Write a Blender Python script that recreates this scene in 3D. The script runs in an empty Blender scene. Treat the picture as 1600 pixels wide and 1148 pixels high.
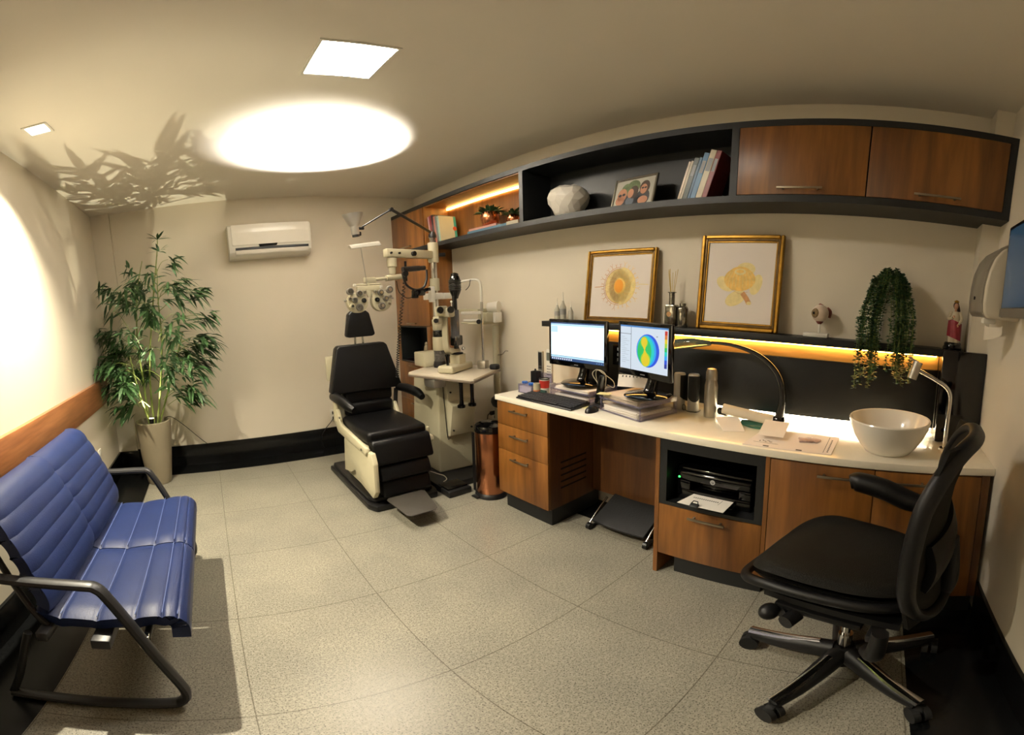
import bpy, bmesh, math, random
from mathutils import Vector, Matrix
random.seed(7)
S = bpy.context.scene
COL = S.collection
PI = math.pi
# ---------------------------------------------------------------- camera (the photograph is a phone panorama)
CAM = Vector((0.9355, 0.4872, 1.3813)); YAW, PITCH, ROLL, FPX, V0 = 0.7045, -0.1379, -0.023, 677.47, 560.70
_F = Vector((math.sin(YAW)*math.cos(PITCH), math.cos(YAW)*math.cos(PITCH), math.sin(PITCH)))
_R = Vector((math.cos(YAW), -math.sin(YAW), 0)); _U = _R.cross(_F)
_R, _U = _R*math.cos(ROLL) + _U*math.sin(ROLL), -_R*math.sin(ROLL) + _U*math.cos(ROLL)
cd = bpy.data.cameras.new('camera'); cam = bpy.data.objects.new('camera', cd); COL.objects.link(cam)
cam.matrix_world = Matrix(((_R.x, _U.x, -_F.x, CAM.x), (_R.y, _U.y, -_F.y, CAM.y), (_R.z, _U.z, -_F.z, CAM.z), (0, 0, 0, 1)))
cd.type = 'PANO'; cd.panorama_type = 'EQUIRECTANGULAR'; cd.clip_start = 0.02
cd.longitude_min = -800/FPX; cd.longitude_max = 800/FPX
cd.latitude_max = V0/FPX; cd.latitude_min = -(1148-V0)/FPX
S.camera = cam
# ---------------------------------------------------------------- exposure, world
S.view_settings.view_transform = 'Standard'; S.view_settings.look = 'None'
S.view_settings.gamma = 1.0; S.view_settings.use_curve_mapping = False
S.view_settings.exposure = 0.22
w = bpy.data.worlds.new('world'); S.world = w; w.use_nodes = True
w.node_tree.nodes['Background'].inputs[0].default_value = (0.9, 0.8, 0.65, 1)
w.node_tree.nodes['Background'].inputs[1].default_value = 0.02
# ---------------------------------------------------------------- lights: strengths in one place
PANEL_E = 82.0        # square ceiling panel
SPOT_W = 520.0         # small square downlight by the left wall
UP_W = 760.0           # exam lamp turned to the ceiling
POT_W = 70.0          # garden spot in the plant pot
AMBER_E = 22.0        # LED strips, amber
DESK_E = 20.0         # LED strip along the worktop
def lamp(name, kind, loc, energy, color, to=None, **k):
    d = bpy.data.lights.new(name, kind); d.energy = energy; d.color = color
    for a, b in k.items(): setattr(d, a, b)
    o = bpy.data.objects.new(name, d); COL.objects.link(o); o.location = loc
    if to is not None:
        o.rotation_euler = (Vector(to)-Vector(loc)).to_track_quat('-Z', 'Y').to_euler()
    return o
lamp('downlight_beam', 'SPOT', (0.272, 2.525, 2.485), SPOT_W, (1, 0.90, 0.68), to=(0.72, 2.40, 0), spot_size=math.radians(112), spot_blend=1.0, shadow_soft_size=0.02)
lamp('exam_lamp_beam', 'SPOT', (2.00, 3.395, 2.035), UP_W, (1, 0.95, 0.88), to=(1.875, 3.295, 2.5), spot_size=math.radians(102), spot_blend=0.75, shadow_soft_size=0.025)
lamp('pot_light_beam', 'SPOT', (0.395, 4.075, 0.615), POT_W, (1, 0.93, 0.66), to=(0.66, 3.55, 2.5), spot_size=math.radians(72), spot_blend=0.25, shadow_soft_size=0.004)

# ---------------------------------------------------------------- materials
def lin(h):
    if isinstance(h, str):
        c = [int(h[i:i+2], 16)/255 for i in (0, 2, 4)]
        return tuple(x/12.92 if x <= .04045 else ((x+.055)/1.055)**2.4 for x in c)
    return h
MATS = {}
def mat(name, col, rough=0.5, metal=0.0, var=0.04, scale=8.0, bump=0.0, bscale=60.0, emit=0.0, ecol=None, spec=0.5, trans=0.0, ior=1.45, coat=0.0, alpha=1.0, stretch=(1, 1, 1), sss=0.0):
    if name in MATS: return MATS[name]
    m = bpy.data.materials.new(name); m.use_nodes = True; nt = m.node_tree; b = nt.nodes['Principled BSDF']
    c = lin(col)
    tc = nt.nodes.new('ShaderNodeTexCoord'); mp = nt.nodes.new('ShaderNodeMapping'); mp.inputs['Scale'].default_value = stretch
    nt.links.new(tc.outputs['Object'], mp.inputs[0])
    n = nt.nodes.new('ShaderNodeTexNoise'); n.inputs['Scale'].default_value = scale; n.inputs['Detail'].default_value = 3
    nt.links.new(mp.outputs[0], n.inputs['Vector'])
    r = nt.nodes.new('ShaderNodeValToRGB')
    r.color_ramp.elements[0].position = 0.3; r.color_ramp.elements[1].position = 0.7
    r.color_ramp.elements[0].color = (*[max(0, x*(1-var)) for x in c], 1)
    r.color_ramp.elements[1].color = (*[min(1, x*(1+var)) for x in c], 1)
    nt.links.new(n.outputs['Fac'], r.inputs[0]); nt.links.new(r.outputs[0], b.inputs['Base Color'])
    b.inputs['Roughness'].default_value = rough; b.inputs['Metallic'].default_value = metal
    b.inputs['Specular IOR Level'].default_value = spec; b.inputs['IOR'].default_value = ior
    b.inputs['Transmission Weight'].default_value = trans; b.inputs['Coat Weight'].default_value = coat
    b.inputs['Alpha'].default_value = alpha
    if emit:
        b.inputs['Emission Color'].default_value = (*lin(ecol or col), 1); b.inputs['Emission Strength'].default_value = emit
    if bump:
        n2 = nt.nodes.new('ShaderNodeTexNoise'); n2.inputs['Scale'].default_value = bscale
        nt.links.new(tc.outputs['Object'], n2.inputs['Vector'])
        bp = nt.nodes.new('ShaderNodeBump'); bp.inputs['Strength'].default_value = bump; bp.inputs['Distance'].default_value = 0.002
        nt.links.new(n2.outputs['Fac'], bp.inputs['Height']); nt.links.new(bp.outputs[0], b.inputs['Normal'])
    MATS[name] = m
    return m
def wood_mat(name, dark, mid, light, rough=0.4, stretch=(7, 7, 0.55)):
    m = bpy.data.materials.new(name); m.use_nodes = True; nt = m.node_tree; b = nt.nodes['Principled BSDF']
    tc = nt.nodes.new('ShaderNodeTexCoord'); mp = nt.nodes.new('ShaderNodeMapping'); mp.inputs['Scale'].default_value = stretch
    nt.links.new(tc.outputs['Object'], mp.inputs[0])
    n = nt.nodes.new('ShaderNodeTexNoise'); n.inputs['Scale'].default_value = 1.6; n.inputs['Detail'].default_value = 7; n.inputs['Distortion'].default_value = 0.9
    nt.links.new(mp.outputs[0], n.inputs['Vector'])
    r = nt.nodes.new('ShaderNodeValToRGB'); e = r.color_ramp.elements
    e[0].position = 0.30; e[0].color = (*lin(dark), 1); e[1].position = 0.72; e[1].color = (*lin(light), 1)
    x = r.color_ramp.elements.new(0.5); x.color = (*lin(mid), 1)
    nt.links.new(n.outputs['Fac'], r.inputs[0])
    n2 = nt.nodes.new('ShaderNodeTexNoise'); n2.inputs['Scale'].default_value = 9; n2.inputs['Detail'].default_value = 5
    nt.links.new(mp.outputs[0], n2.inputs['Vector'])
    r2 = nt.nodes.new('ShaderNodeValToRGB'); r2.color_ramp.elements[0].position = 0.35; r2.color_ramp.elements[0].color = (.72, .68, .62, 1); r2.color_ramp.elements[1].position = 0.6; r2.color_ramp.elements[1].color = (1, 1, 1, 1)
    nt.links.new(n2.outputs['Fac'], r2.inputs[0])
    mx = nt.nodes.new('ShaderNodeMixRGB'); mx.blend_type = 'MULTIPLY'; mx.inputs[0].default_value = 0.8
    nt.links.new(r.outputs[0], mx.inputs[1]); nt.links.new(r2.outputs[0], mx.inputs[2]); nt.links.new(mx.outputs[0], b.inputs['Base Color'])
    b.inputs['Roughness'].default_value = rough
    MATS[name] = m; return m
def granite_mat():
    m = bpy.data.materials.new('granite_floor'); m.use_nodes = True; nt = m.node_tree; b = nt.nodes['Principled BSDF']
    tc = nt.nodes.new('ShaderNodeTexCoord')
    def noise(s, d, lo, hi, c0, c1):
        n = nt.nodes.new('ShaderNodeTexNoise'); n.inputs['Scale'].default_value = s; n.inputs['Detail'].default_value = d
        nt.links.new(tc.outputs['Object'], n.inputs['Vector'])
        r = nt.nodes.new('ShaderNodeValToRGB'); r.color_ramp.elements[0].position = lo; r.color_ramp.elements[1].position = hi
        r.color_ramp.elements[0].color = (*c0, 1); r.color_ramp.elements[1].color = (*c1, 1)
        nt.links.new(n.outputs['Fac'], r.inputs[0]); return r.outputs[0]
    base = noise(3.0, 2, .3, .7, lin('78756b'), lin('858175'))
    fine = noise(190, 4, .35, .47, (.26, .25, .22), (1.05, 1.05, 1.05))
    fine2 = noise(90, 3, .40, .60, (.84, .83, .81), (1.1, 1.1, 1.09))
    vor = nt.nodes.new('ShaderNodeTexBrick'); vor.offset = 0; vor.squash = 1
    vor.inputs['Scale'].default_value = 1.0; vor.inputs['Brick Width'].default_value = 0.61; vor.inputs['Row Height'].default_value = 0.61
    vor.inputs['Mortar Size'].default_value = 0.0022; vor.inputs['Mortar Smooth'].default_value = 0.1
    vor.inputs['Color1'].default_value = (1, 1, 1, 1); vor.inputs['Color2'].default_value = (.95, .95, .95, 1); vor.inputs['Mortar'].default_value = (.45, .43, .38, 1)
    mp = nt.nodes.new('ShaderNodeMapping'); mp.inputs['Location'].default_value = (-0.93, -1.54, 0)
    nt.links.new(tc.outputs['Object'], mp.inputs[0]); nt.links.new(mp.outputs[0], vor.inputs['Vector'])
    cur = base
    for o in (fine, fine2, vor.outputs['Color']):
        mx = nt.nodes.new('ShaderNodeMixRGB'); mx.blend_type = 'MULTIPLY'; mx.inputs[0].default_value = 1
        nt.links.new(cur, mx.inputs[1]); nt.links.new(o, mx.inputs[2]); cur = mx.outputs[0]
    nt.links.new(cur, b.inputs['Base Color']); b.inputs['Roughness'].default_value = 0.30; b.inputs['Specular IOR Level'].default_value = 0.35
    MATS['granite_floor'] = m; return m
WALL = mat('wall_paint', 'dad1bf', .85, var=.02, scale=2, bump=.15, bscale=220)
CEIL = mat('ceiling_paint', 'dfd8ca', .9, var=.015, scale=2)
FLOOR = granite_mat()
STONE = mat('black_granite', '0c0d0e', .22, var=.5, scale=90, spec=.4)
WOOD = wood_mat('walnut_veneer', '55310f', '754a1c', '8c5c28', .38, (4.5, 4.5, .45))
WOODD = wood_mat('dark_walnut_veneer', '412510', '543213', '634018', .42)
RAILW = wood_mat('rail_wood', '7c4c2c', '945f38', 'a87046', .4, (7, .55, 7))
WHITEQ = mat('white_quartz', 'efe8d6', .24, var=.015, scale=30, coat=.3)
BLACKL = mat('black_laminate', '0f1113', .45, var=.08, scale=20)
BLACKG = mat('black_gloss', '050506', .08, var=.1, spec=.6)
BLACKP = mat('black_plastic', '0d0d0f', .38, var=.15, scale=40)
BLACKM = mat('black_rubber', '090909', .75, var=.2, scale=50)
LEATHER = mat('black_leather', '040405', .42, var=.15, scale=30, bump=.2, bscale=260, spec=.3)
BLUE = mat('blue_leather', '142148', .46, var=.08, scale=12, bump=.3, bscale=240, spec=.35)
BLUED = mat('blue_piping', '4a5680', .5)
FRAMEG = mat('dark_grey_metal', '2e2e30', .38, .4, var=.05)
CREAM = mat('cream_enamel', 'b9b297', .35, var=.02, scale=5)
CREAMD = mat('aged_cream_enamel', 'a8a28a', .4, var=.03, scale=5)
WHITEP = mat('white_plastic', 'dcd8cc', .35, var=.02)
CHROME = mat('chrome', 'c8c8c6', .12, 1.0, var=.02)
HANDLE = mat('handle_bronze', '857a68', .38, .9, var=.05)
STEEL = mat('brushed_steel', 'b4b0a6', .34, .85, var=.08, scale=30, stretch=(20, 20, 1))
COPPER = mat('copper', 'b87a56', .24, 1.0, var=.06, scale=5)
GOLD = mat('gilded_wood', '9a7228', .32, .75, var=.25, scale=25)
GOLDD = mat('dark_gilt', '5a431c', .4, .5, var=.3, scale=25)
PAPER = mat('paper', 'e8e2da', .8, var=.02)
PAPERY = mat('yellow_paper', 'd8cf96', .8, var=.02)
INK = mat('ink', '55504a', .8)
GLASS = mat('clear_glass', 'f2f4f2', .02, var=0, trans=1.0, ior=1.45)
ACRYL = mat('violet_acrylic', 'b8b4d8', .05, var=0, trans=.85, ior=1.3, alpha=.55)
GREENG = mat('green_glass', '62b8a2', .05, var=.05, trans=.75, ior=1.45)
LEAF = mat('bamboo_leaf', '3b5a33', .5, var=.45, scale=14)
LEAFD = mat('dark_leaf', '2c4a2a', .5, var=.4, scale=20)
STEM = mat('bamboo_stem', '7d8a48', .5, var=.3, scale=14)
POTM = mat('taupe_ceramic', '857b66', .5, var=.05, scale=4)
SOIL = mat('soil', '2a2018', .95, var=.4, scale=60)
CERAM = mat('white_ceramic', 'ece7dc', .15, var=.01, coat=.4)
LED_A = mat('amber_led', 'ffb050', .5, emit=AMBER_E, ecol='ffc468')
LED_W = mat('warm_led', 'fff0c8', .5, emit=DESK_E, ecol='fff0d2')
LED_P = mat('panel_diffuser', 'ffffff', .5, emit=PANEL_E, ecol='fff5e6')
LED_S = mat('downlight_lens', 'ffffff', .5, emit=18, ecol='fff4e0')
# ---------------------------------------------------------------- mesh builder
class B:
    def __init__(s): s.bm = bmesh.new(); s.mi = 0; s.M = None
    def m(s, i): s.mi = i; return s
    def absorb(s, t, X=None):
        vs = {}
        for v in t.verts:
            c = v.co if X is None else X @ v.co
            vs[v] = s.bm.verts.new(c if s.M is None else s.M @ c)
        for f in t.faces:
            try: n = s.bm.faces.new([vs[v] for v in f.verts]); n.material_index = s.mi; n.smooth = True
            except ValueError: pass
        t.free(); return s
    def raw(s, V, Fs):
        t = bmesh.new(); vs = [t.verts.new(v) for v in V]
        for f in Fs:
            try: t.faces.new([vs[i] for i in f])
            except ValueError: pass
        bmesh.ops.recalc_face_normals(t, faces=t.faces[:]); return s.absorb(t)
    def box(s, lo, hi, bev=0.0, seg=2, X=None):
        t = bmesh.new(); bmesh.ops.create_cube(t, size=1)
        for v in t.verts:
            v.co = Vector([(lo[i]+hi[i])/2 + v.co[i]*(hi[i]-lo[i]) for i in range(3)])
        if bev: bmesh.ops.bevel(t, geom=t.edges[:], offset=min(bev, min(abs(hi[i]-lo[i]) for i in range(3))*.49), segments=seg, profile=.5, affect='EDGES')
        return s.absorb(t, X)
    def cbox(s, c, d, bev=0.0, seg=2, rz=0, rx=0, ry=0):
        X = Matrix.Translation(c) @ Matrix.Rotation(rz, 4, 'Z') @ Matrix.Rotation(ry, 4, 'Y') @ Matrix.Rotation(rx, 4, 'X')
        return s.box([-x/2 for x in d], [x/2 for x in d], bev, seg, X)
    def tube(s, pts, r, n=8, smooth=0, caps=True, sx=1.0):
        P = [Vector(p) for p in pts]
        R = list(r) if isinstance(r, (list, tuple)) else [r]*len(P)
        if smooth:
            Q, RR = [], []
            for i in range(len(P)-1):
                a = P[max(i-1, 0)]; b = P[i]; c = P[i+1]; d = P[min(i+2, len(P)-1)]
                for k in range(smooth):
                    t = k/smooth
                    Q.append(.5*((2*b)+(c-a)*t+(2*a-5*b+4*c-d)*t*t+(3*b-a-3*c+d)*t**3)); RR.append(R[i]*(1-t)+R[i+1]*t)
            Q.append(P[-1]); RR.append(R[-1]); P, R = Q, RR
        t = bmesh.new(); rings = []
        T = [(P[min(i+1, len(P)-1)]-P[max(i-1, 0)]).normalized() for i in range(len(P))]
        up = Vector((0, 0, 1)) if abs(T[0].z) < .9 else Vector((1, 0, 0))
        u = T[0].cross(up).normalized()
        for i, p in enumerate(P):
            u = (u - T[i]*u.dot(T[i])).normalized(); v = T[i].cross(u)
            rings.append([t.verts.new(p+(u*math.cos(a)*sx+v*math.sin(a))*R[i]) for a in [2*PI*k/n for k in range(n)]])
        for a, b in zip(rings, rings[1:]):
            for k in range(n): t.faces.new((a[k], a[(k+1) % n], b[(k+1) % n], b[k]))
        if caps: t.faces.new(rings[0][::-1]); t.faces.new(rings[-1])
        bmesh.ops.recalc_face_normals(t, faces=t.faces[:]); return s.absorb(t)
    def cyl(s, a, b, r0, r1=None, n=20): return s.tube([a, b], [r0, r0 if r1 is None else r1], n)
    def lathe(s, prof, c=(0, 0, 0), n=28, X=None, close=True, ry=1.0):
        t = bmesh.new(); rings = []
        for r, z in prof:
            if r < 1e-5: rings.append([t.verts.new((c[0], c[1], c[2]+z))])
            else: rings.append([t.verts.new((c[0]+r*math.cos(2*PI*k/n), c[1]+ry*r*math.sin(2*PI*k/n), c[2]+z)) for k in range(n)])
        for a, b in zip(rings, rings[1:]):
            if len(a) == 1 and len(b) == 1: continue
            for k in range(n):
                k2 = (k+1) % n
                if len(a) == 1: t.faces.new((a[0], b[k2], b[k]))
                elif len(b) == 1: t.faces.new((a[k], a[k2], b[0]))
                else: t.faces.new((a[k], a[k2], b[k2], b[k]))
        bmesh.ops.recalc_face_normals(t, faces=t.faces[:])
        return s.absorb(t, X)
    def sph(s, c, r, n=16, m=10, X=None):
        if not isinstance(r, (tuple, list)): r = (r, r, r)
        t = bmesh.new(); bmesh.ops.create_uvsphere(t, u_segments=n, v_segments=m, radius=1)
        for v in t.verts: v.co = Vector([c[i]+v.co[i]*r[i] for i in range(3)])
        return s.absorb(t, X)
    def prism(s, pts, ax, a, b, bev=0.0, seg=2):
        # pts: 2D outline in the plane perpendicular to axis ax (x: (y,z), y: (x,z), z: (x,y)); extruded from a to b
        def mk(p, w): return {'x': (w, p[0], p[1]), 'y': (p[0], w, p[1]), 'z': (p[0], p[1], w)}[ax]
        t = bmesh.new(); lo = [t.verts.new(mk(p, a)) for p in pts]; hi = [t.verts.new(mk(p, b)) for p in pts]
        n = len(pts); t.faces.new(lo[::-1]); t.faces.new(hi)
        for k in range(n): t.faces.new((lo[k], lo[(k+1) % n], hi[(k+1) % n], hi[k]))
        bmesh.ops.recalc_face_normals(t, faces=t.faces[:])
        if bev: bmesh.ops.bevel(t, geom=[e for e in t.edges], offset=bev, segments=seg, profile=.5, affect='EDGES', clamp_overlap=True)
        return s.absorb(t)
    def grid(s, fn, nu, nv, wrap=False):
        V = [fn(i/nu, j/nv) for j in range(nv+1) for i in range(nu+1)]
        Fs = [(j*(nu+1)+i, j*(nu+1)+i+1, (j+1)*(nu+1)+i+1, (j+1)*(nu+1)+i) for j in range(nv) for i in range(nu)]
        return s.raw(V, Fs)
    def slab(s, fn, nu, nv, th):
        # closed sheet of thickness th below fn(u,v) along its normal
        V = [Vector(fn(i/nu, j/nv)) for j in range(nv+1) for i in range(nu+1)]
        idx = lambda i, j: j*(nu+1)+i
        N = []
        for j in range(nv+1):
            for i in range(nu+1):
                du = V[idx(min(i+1, nu), j)]-V[idx(max(i-1, 0), j)]; dv = V[idx(i, min(j+1, nv))]-V[idx(i, max(j-1, 0))]
                N.append(du.cross(dv).normalized())
        W = [v-n*th for v, n in zip(V, N)]; L = len(V)
        Fs = []
        for j in range(nv):
            for i in range(nu):
                q = (idx(i, j), idx(i+1, j), idx(i+1, j+1), idx(i, j+1)); Fs += [q, tuple(L+k for k in q[::-1])]
        for i in range(nu):
            Fs += [(idx(i, 0), L+idx(i, 0), L+idx(i+1, 0), idx(i+1, 0)), (idx(i, nv), idx(i+1, nv), L+idx(i+1, nv), L+idx(i, nv))]
        for j in range(nv):
            Fs += [(idx(0, j), idx(0, j+1), L+idx(0, j+1), L+idx(0, j)), (idx(nu, j), L+idx(nu, j), L+idx(nu, j+1), idx(nu, j+1))]
        return s.raw(V+W, Fs)
def wmat(o):
    M = Matrix.Identity(4); ch = []
    while o is not None: ch.append(o); o = o.parent
    for x in reversed(ch): M = M @ x.matrix_basis
    return M
def build(name, b, mats, parent=None, local=False, sharp=38, label=None, sub=0):
    me = bpy.data.meshes.new(name); b.bm.to_mesh(me); b.bm.free()
    for x in (mats if isinstance(mats, (list, tuple)) else [mats]): me.materials.append(x)
    if parent is not None and not local:
        me.transform(wmat(parent).inverted())
    me.set_sharp_from_angle(angle=math.radians(sharp))
    o = bpy.data.objects.new(name, me); COL.objects.link(o)
    if parent is not None: o.parent = parent
    if sub:
        md = o.modifiers.new('subdivision', 'SUBSURF'); md.levels = sub; md.render_levels = sub
    if label: o['label'] = label
    return o
def thing(name, label, cat, loc=(0, 0, 0), rz=0, group=None):
    o = bpy.data.objects.new(name, None); COL.objects.link(o); o.location = loc; o.rotation_euler = (0, 0, rz)
    o.empty_display_size = .1
    o['label'] = label; o['category'] = cat
    if group: o['group'] = group
    return o
def solo(name, b, mats, label, cat, group=None, loc=None, sharp=38):
    # one-mesh thing with its origin at its base
    if loc is None:
        co = [v.co for v in b.bm.verts]
        loc = ((min(c.x for c in co)+max(c.x for c in co))/2, (min(c.y for c in co)+max(c.y for c in co))/2, min(c.z for c in co))
    for v in b.bm.verts: v.co -= Vector(loc)
    o = build(name, b, mats, sharp=sharp); o.location = loc; o['label'] = label; o['category'] = cat
    if group: o['group'] = group
    return o
def struct(name, b, mats):
    o = build(name, b, mats); o['kind'] = 'structure'; return o
# ================================================================ the room
W, D, H = 3.114, 4.531, 2.5
DX = W-.524     # worktop front
SX = W-.263     # overhead unit front
struct('floor', B().box((.316, .308, -.06), (W-.25, D-.25, 0)), FLOOR)
struct('trim_1', B().box((0, 0, -.06), (.316, D, 0)), STONE)
struct('trim_2', B().box((.316, D-.25, -.06), (W, D, 0)), STONE)
struct('trim_3', B().box((W-.25, 0, -.06), (W, D-.25, 0)), STONE)
struct('trim_4', B().box((.316, 0, -.06), (W-.25, .308, 0)), STONE)
# ceiling with two recesses for the lamps
b = B()
PX0, PX1, PY0, PY1 = 1.445, 1.72, 1.975, 2.255
QX0, QX1, QY0, QY1 = .222, .322, 2.475, 2.57
xs = [-.1, QX0, QX1, PX0, PX1, W+.1]; ys = [-.1, PY0, PY1, QY0, QY1, D+.1]
for i in range(5):
    for j in range(5):
        if (i == 1 and j == 3) or (i == 3 and j == 1): continue
        b.box((xs[i], ys[j], H), (xs[i+1], ys[j+1], H+.06))
b.box((-.1, -.1, H+.06), (W+.1, D+.1, H+.12))
struct('ceiling', b, CEIL)
struct('wall_left', B().box((-.1, -.1, -.06), (0, D+.1, H)), WALL)
struct('wall_back', B().box((0, D, -.06), (W, D+.1, H)).box((0, D-.05, 0), (.175, D, H)), WALL)
struct('wall_right', B().box((W, -.1, -.06), (W+.1, D+.1, H)).box((W-.12, 0, 0), (W, .09, H)), WALL)
struct('wall_front', B().box((0, -.1, -.06), (W, 0, H)), WALL)
hb = .205
struct('baseboard_left', B().box((0, 0, 0), (.016, D-.05, hb), .002), STONE)
struct('baseboard_back', B().box((.016, D-.066, 0), (.191, D-.05, hb), .002).box((.175, D-.016, 0), (SX, D, hb), .002), STONE)
struct('baseboard_right', B().box((W-.016, 2.66, 0), (W, 3.86, hb), .002), STONE)
struct('baseboard_front', B().box((.016, 0, 0), (2.607, .016, hb), .002), STONE)
struct('trim_5', B().box((.0, 0.0, .765), (.03, 4.26, .972), .002), RAILW)
# ---- ceiling lamps
t = thing('ceiling_light', 'large square recessed ceiling panel light glowing white', 'ceiling light', ((PX0+PX1)/2, (PY0+PY1)/2, H-.006))
f = B()
for lo, hi in (((PX0-.012, PY0-.012), (PX1+.012, PY0)), ((PX0-.012, PY1), (PX1+.012, PY1+.012)), ((PX0-.012, PY0), (PX0, PY1)), ((PX1, PY0), (PX1+.012, PY1))):
    f.box((lo[0], lo[1], H-.006), (hi[0], hi[1], H+.001))
build('frame', f, WHITEP, t); build('diffuser', B().box((PX0, PY0, H-.001), (PX1, PY1, H+.02)), LED_P, t)
t = thing('downlight', 'small square recessed downlight near the left wall', 'ceiling light', ((QX0+QX1)/2, (QY0+QY1)/2, H-.005))
f = B()
for lo, hi in (((QX0-.014, QY0-.014), (QX1+.014, QY0)), ((QX0-.014, QY1), (QX1+.014, QY1+.014)), ((QX0-.014, QY0), (QX0, QY1)), ((QX1, QY0), (QX1+.014, QY1))):
    f.box((lo[0], lo[1], H-.005), (hi[0], hi[1], H+.001))
build('frame', f, WHITEP, t); build('lens', B().box((QX0, QY0, H+.001), (QX1, QY1, H+.012)), LED_S, t)
# ---- air conditioner
t = thing('air_conditioner', 'white split air conditioner high on the back wall', 'air conditioner', (1.60, D, 1.91))
b = B(); x0, x1 = 1.225, 1.965; y1 = D-.001
pr = [(y1, 2.215), (y1-.15, 2.215), (y1-.185, 2.195), (y1-.195, 2.13), (y1-.19, 2.02), (y1-.175, 1.955), (y1-.145, 1.925), (y1-.10, 1.905), (y1, 1.90)]
b.prism(pr, 'x', x0, x1, .006)
build('body', b, WHITEP, t)
b = B().prism([(y1-.197, 2.205), (y1-.202, 2.13), (y1-.197, 2.015), (y1-.188, 2.015), (y1-.18, 2.205)], 'x', x0+.03, x1-.015, .003)
build('front_panel', b, CERAM, t)
build('air_slot', B().prism([(y1-.196, 1.992), (y1-.1945, 1.972), (y1-.15, 1.972), (y1-.15, 1.992)], 'x', x0+.055, x1-.03), BLACKP, t)
build('louver', B().prism([(y1-.194, 1.968), (y1-.178, 1.935), (y1-.160, 1.932), (y1-.17, 1.968)], 'x', x0+.055, x1-.03, .002), CERAM, t)
build('louver', B().prism([(y1-.178, 1.930), (y1-.15, 1.918), (y1-.145, 1.925), (y1-.17, 1.934)], 'x', x0+.055, x1-.03, .001), WHITEP, t)
build('display', B().prism([(x0+.26, 2.012), (x0+.43, 2.016), (x0+.42, 1.996), (x0+.27, 1.993)], 'y', y1-.203, y1-.19), BLACKG, t)
# ---- outlets
def outlet(loc, ax, label, plugs=0):
    t = thing('wall_outlet', label, 'outlet', loc)
    x, y, z = loc; p = B(); hs = []
    if ax == 'y-':
        p.box((x-.036, y-.008, z-.058), (x+.036, y, z+.058), .003)
        for dz in (-.026, .026): hs.append(B().box((x-.017, y-.011, z+dz-.015), (x+.017, y-.007, z+dz+.015), .003))
    elif ax == 'x+':
        p.box((x, y-.036, z-.058), (x+.008, y+.036, z+.058), .003)
        for dz in (-.02, .02): hs.append(B().box((x+.007, y-.017, z+dz-.014), (x+.011, y+.017, z+dz+.014), .003))
    else:
        p.box((x-.008, y-.045, z-.05), (x, y+.045, z+.05), .003)
        for dz in (-.02, .02): hs.append(B().box((x-.012, y-.017, z+dz-.014), (x-.007, y+.017, z+dz+.014), .003))
    build('cover_plate', p, WHITEP, t)
    for h in hs: build('socket', h, MATS['white_plastic'] if not plugs else BLACKP, t)
outlet((0, 3.77, .385), 'x+', 'white outlet low on the left wall beside the blue bench')
outlet((2.10, D, .325), 'y-', 'white double outlet on back wall behind the black exam chair', 1)
outlet((W, 3.27, .42), 'x-', 'white outlet low on the desk wall above the copper bin', 1)
solo('power_plug', B().cyl((W-.009, 3.28, .44), (W-.05, 3.28, .44), .018, n=12).tube([(W-.05, 3.28, .44), (W-.08, 3.28, .43), (W-.085, 3.28, .36), (W-.07, 3.27, .24)], .004, 6, 5), BLACKP, 'black plug and lead in the outlet above the copper bin', 'plug')
solo('cable', B().tube([(2.09, D-.012, .30), (2.06, D-.03, .27), (1.99, D-.035, .20), (1.95, D-.03, .12), (1.97, D-.03, .01)], .004, 6, 6), BLACKP, 'thin black cord hanging from the back wall outlet', 'cord')
solo('cable', B().tube([(.50, 4.20, .57), (.56, 4.25, .56), (.66, 4.40, .43), (.78, 4.50, .27), (.84, 4.508, .21)], .003, 6, 6), BLACKP, 'thin dark cord running from the plant pot to the baseboard', 'cord')

# ================================================================ bamboo in its pot
PC = (.405, 4.145)
t = thing('potted_bamboo', 'tall artificial bamboo in a tapered taupe pot in the corner', 'potted plant', (PC[0], PC[1], 0))
build('pot', B().lathe([(.0, .0), (.098, .0), (.106, .02), (.132, .25), (.150, .45), (.155, .54), (.152, .565), (.146, .57), (.140, .565), (.136, .50), (0, .49)], (PC[0], PC[1], 0), 40), POTM, t)
build('soil', B().lathe([(0, .0), (.137, .0), (.137, .008), (0, .02)], (PC[0], PC[1], .495), 24), SOIL, t)
rnd = random.Random(3)
stems = [ [(.37, 4.17, .5), (.36, 4.18, .9), (.35, 4.19, 1.3), (.40, 4.2, 1.7), (.47, 4.2, 1.95)],
          [(.44, 4.13, .5), (.52, 4.10, .9), (.57, 4.08, 1.25), (.58, 4.08, 1.6), (.60, 4.06, 1.85)],
          [(.41, 4.18, .5), (.42, 4.22, 1.0), (.52, 4.24, 1.6), (.60, 4.24, 2.0), (.62, 4.24, 2.13)],
          [(.39, 4.13, .5), (.33, 4.05, .85), (.30, 4.0, 1.15)],
          [(.45, 4.16, .5), (.62, 4.16, .95), (.75, 4.14, 1.3)] ]
for i, s_ in enumerate(stems):
    build('stem', B().tube(s_, [.010-.0022*k*4/len(s_) for k in range(len(s_))], 8, 6), STEM, t)
fol = B(); tw = B()
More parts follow.
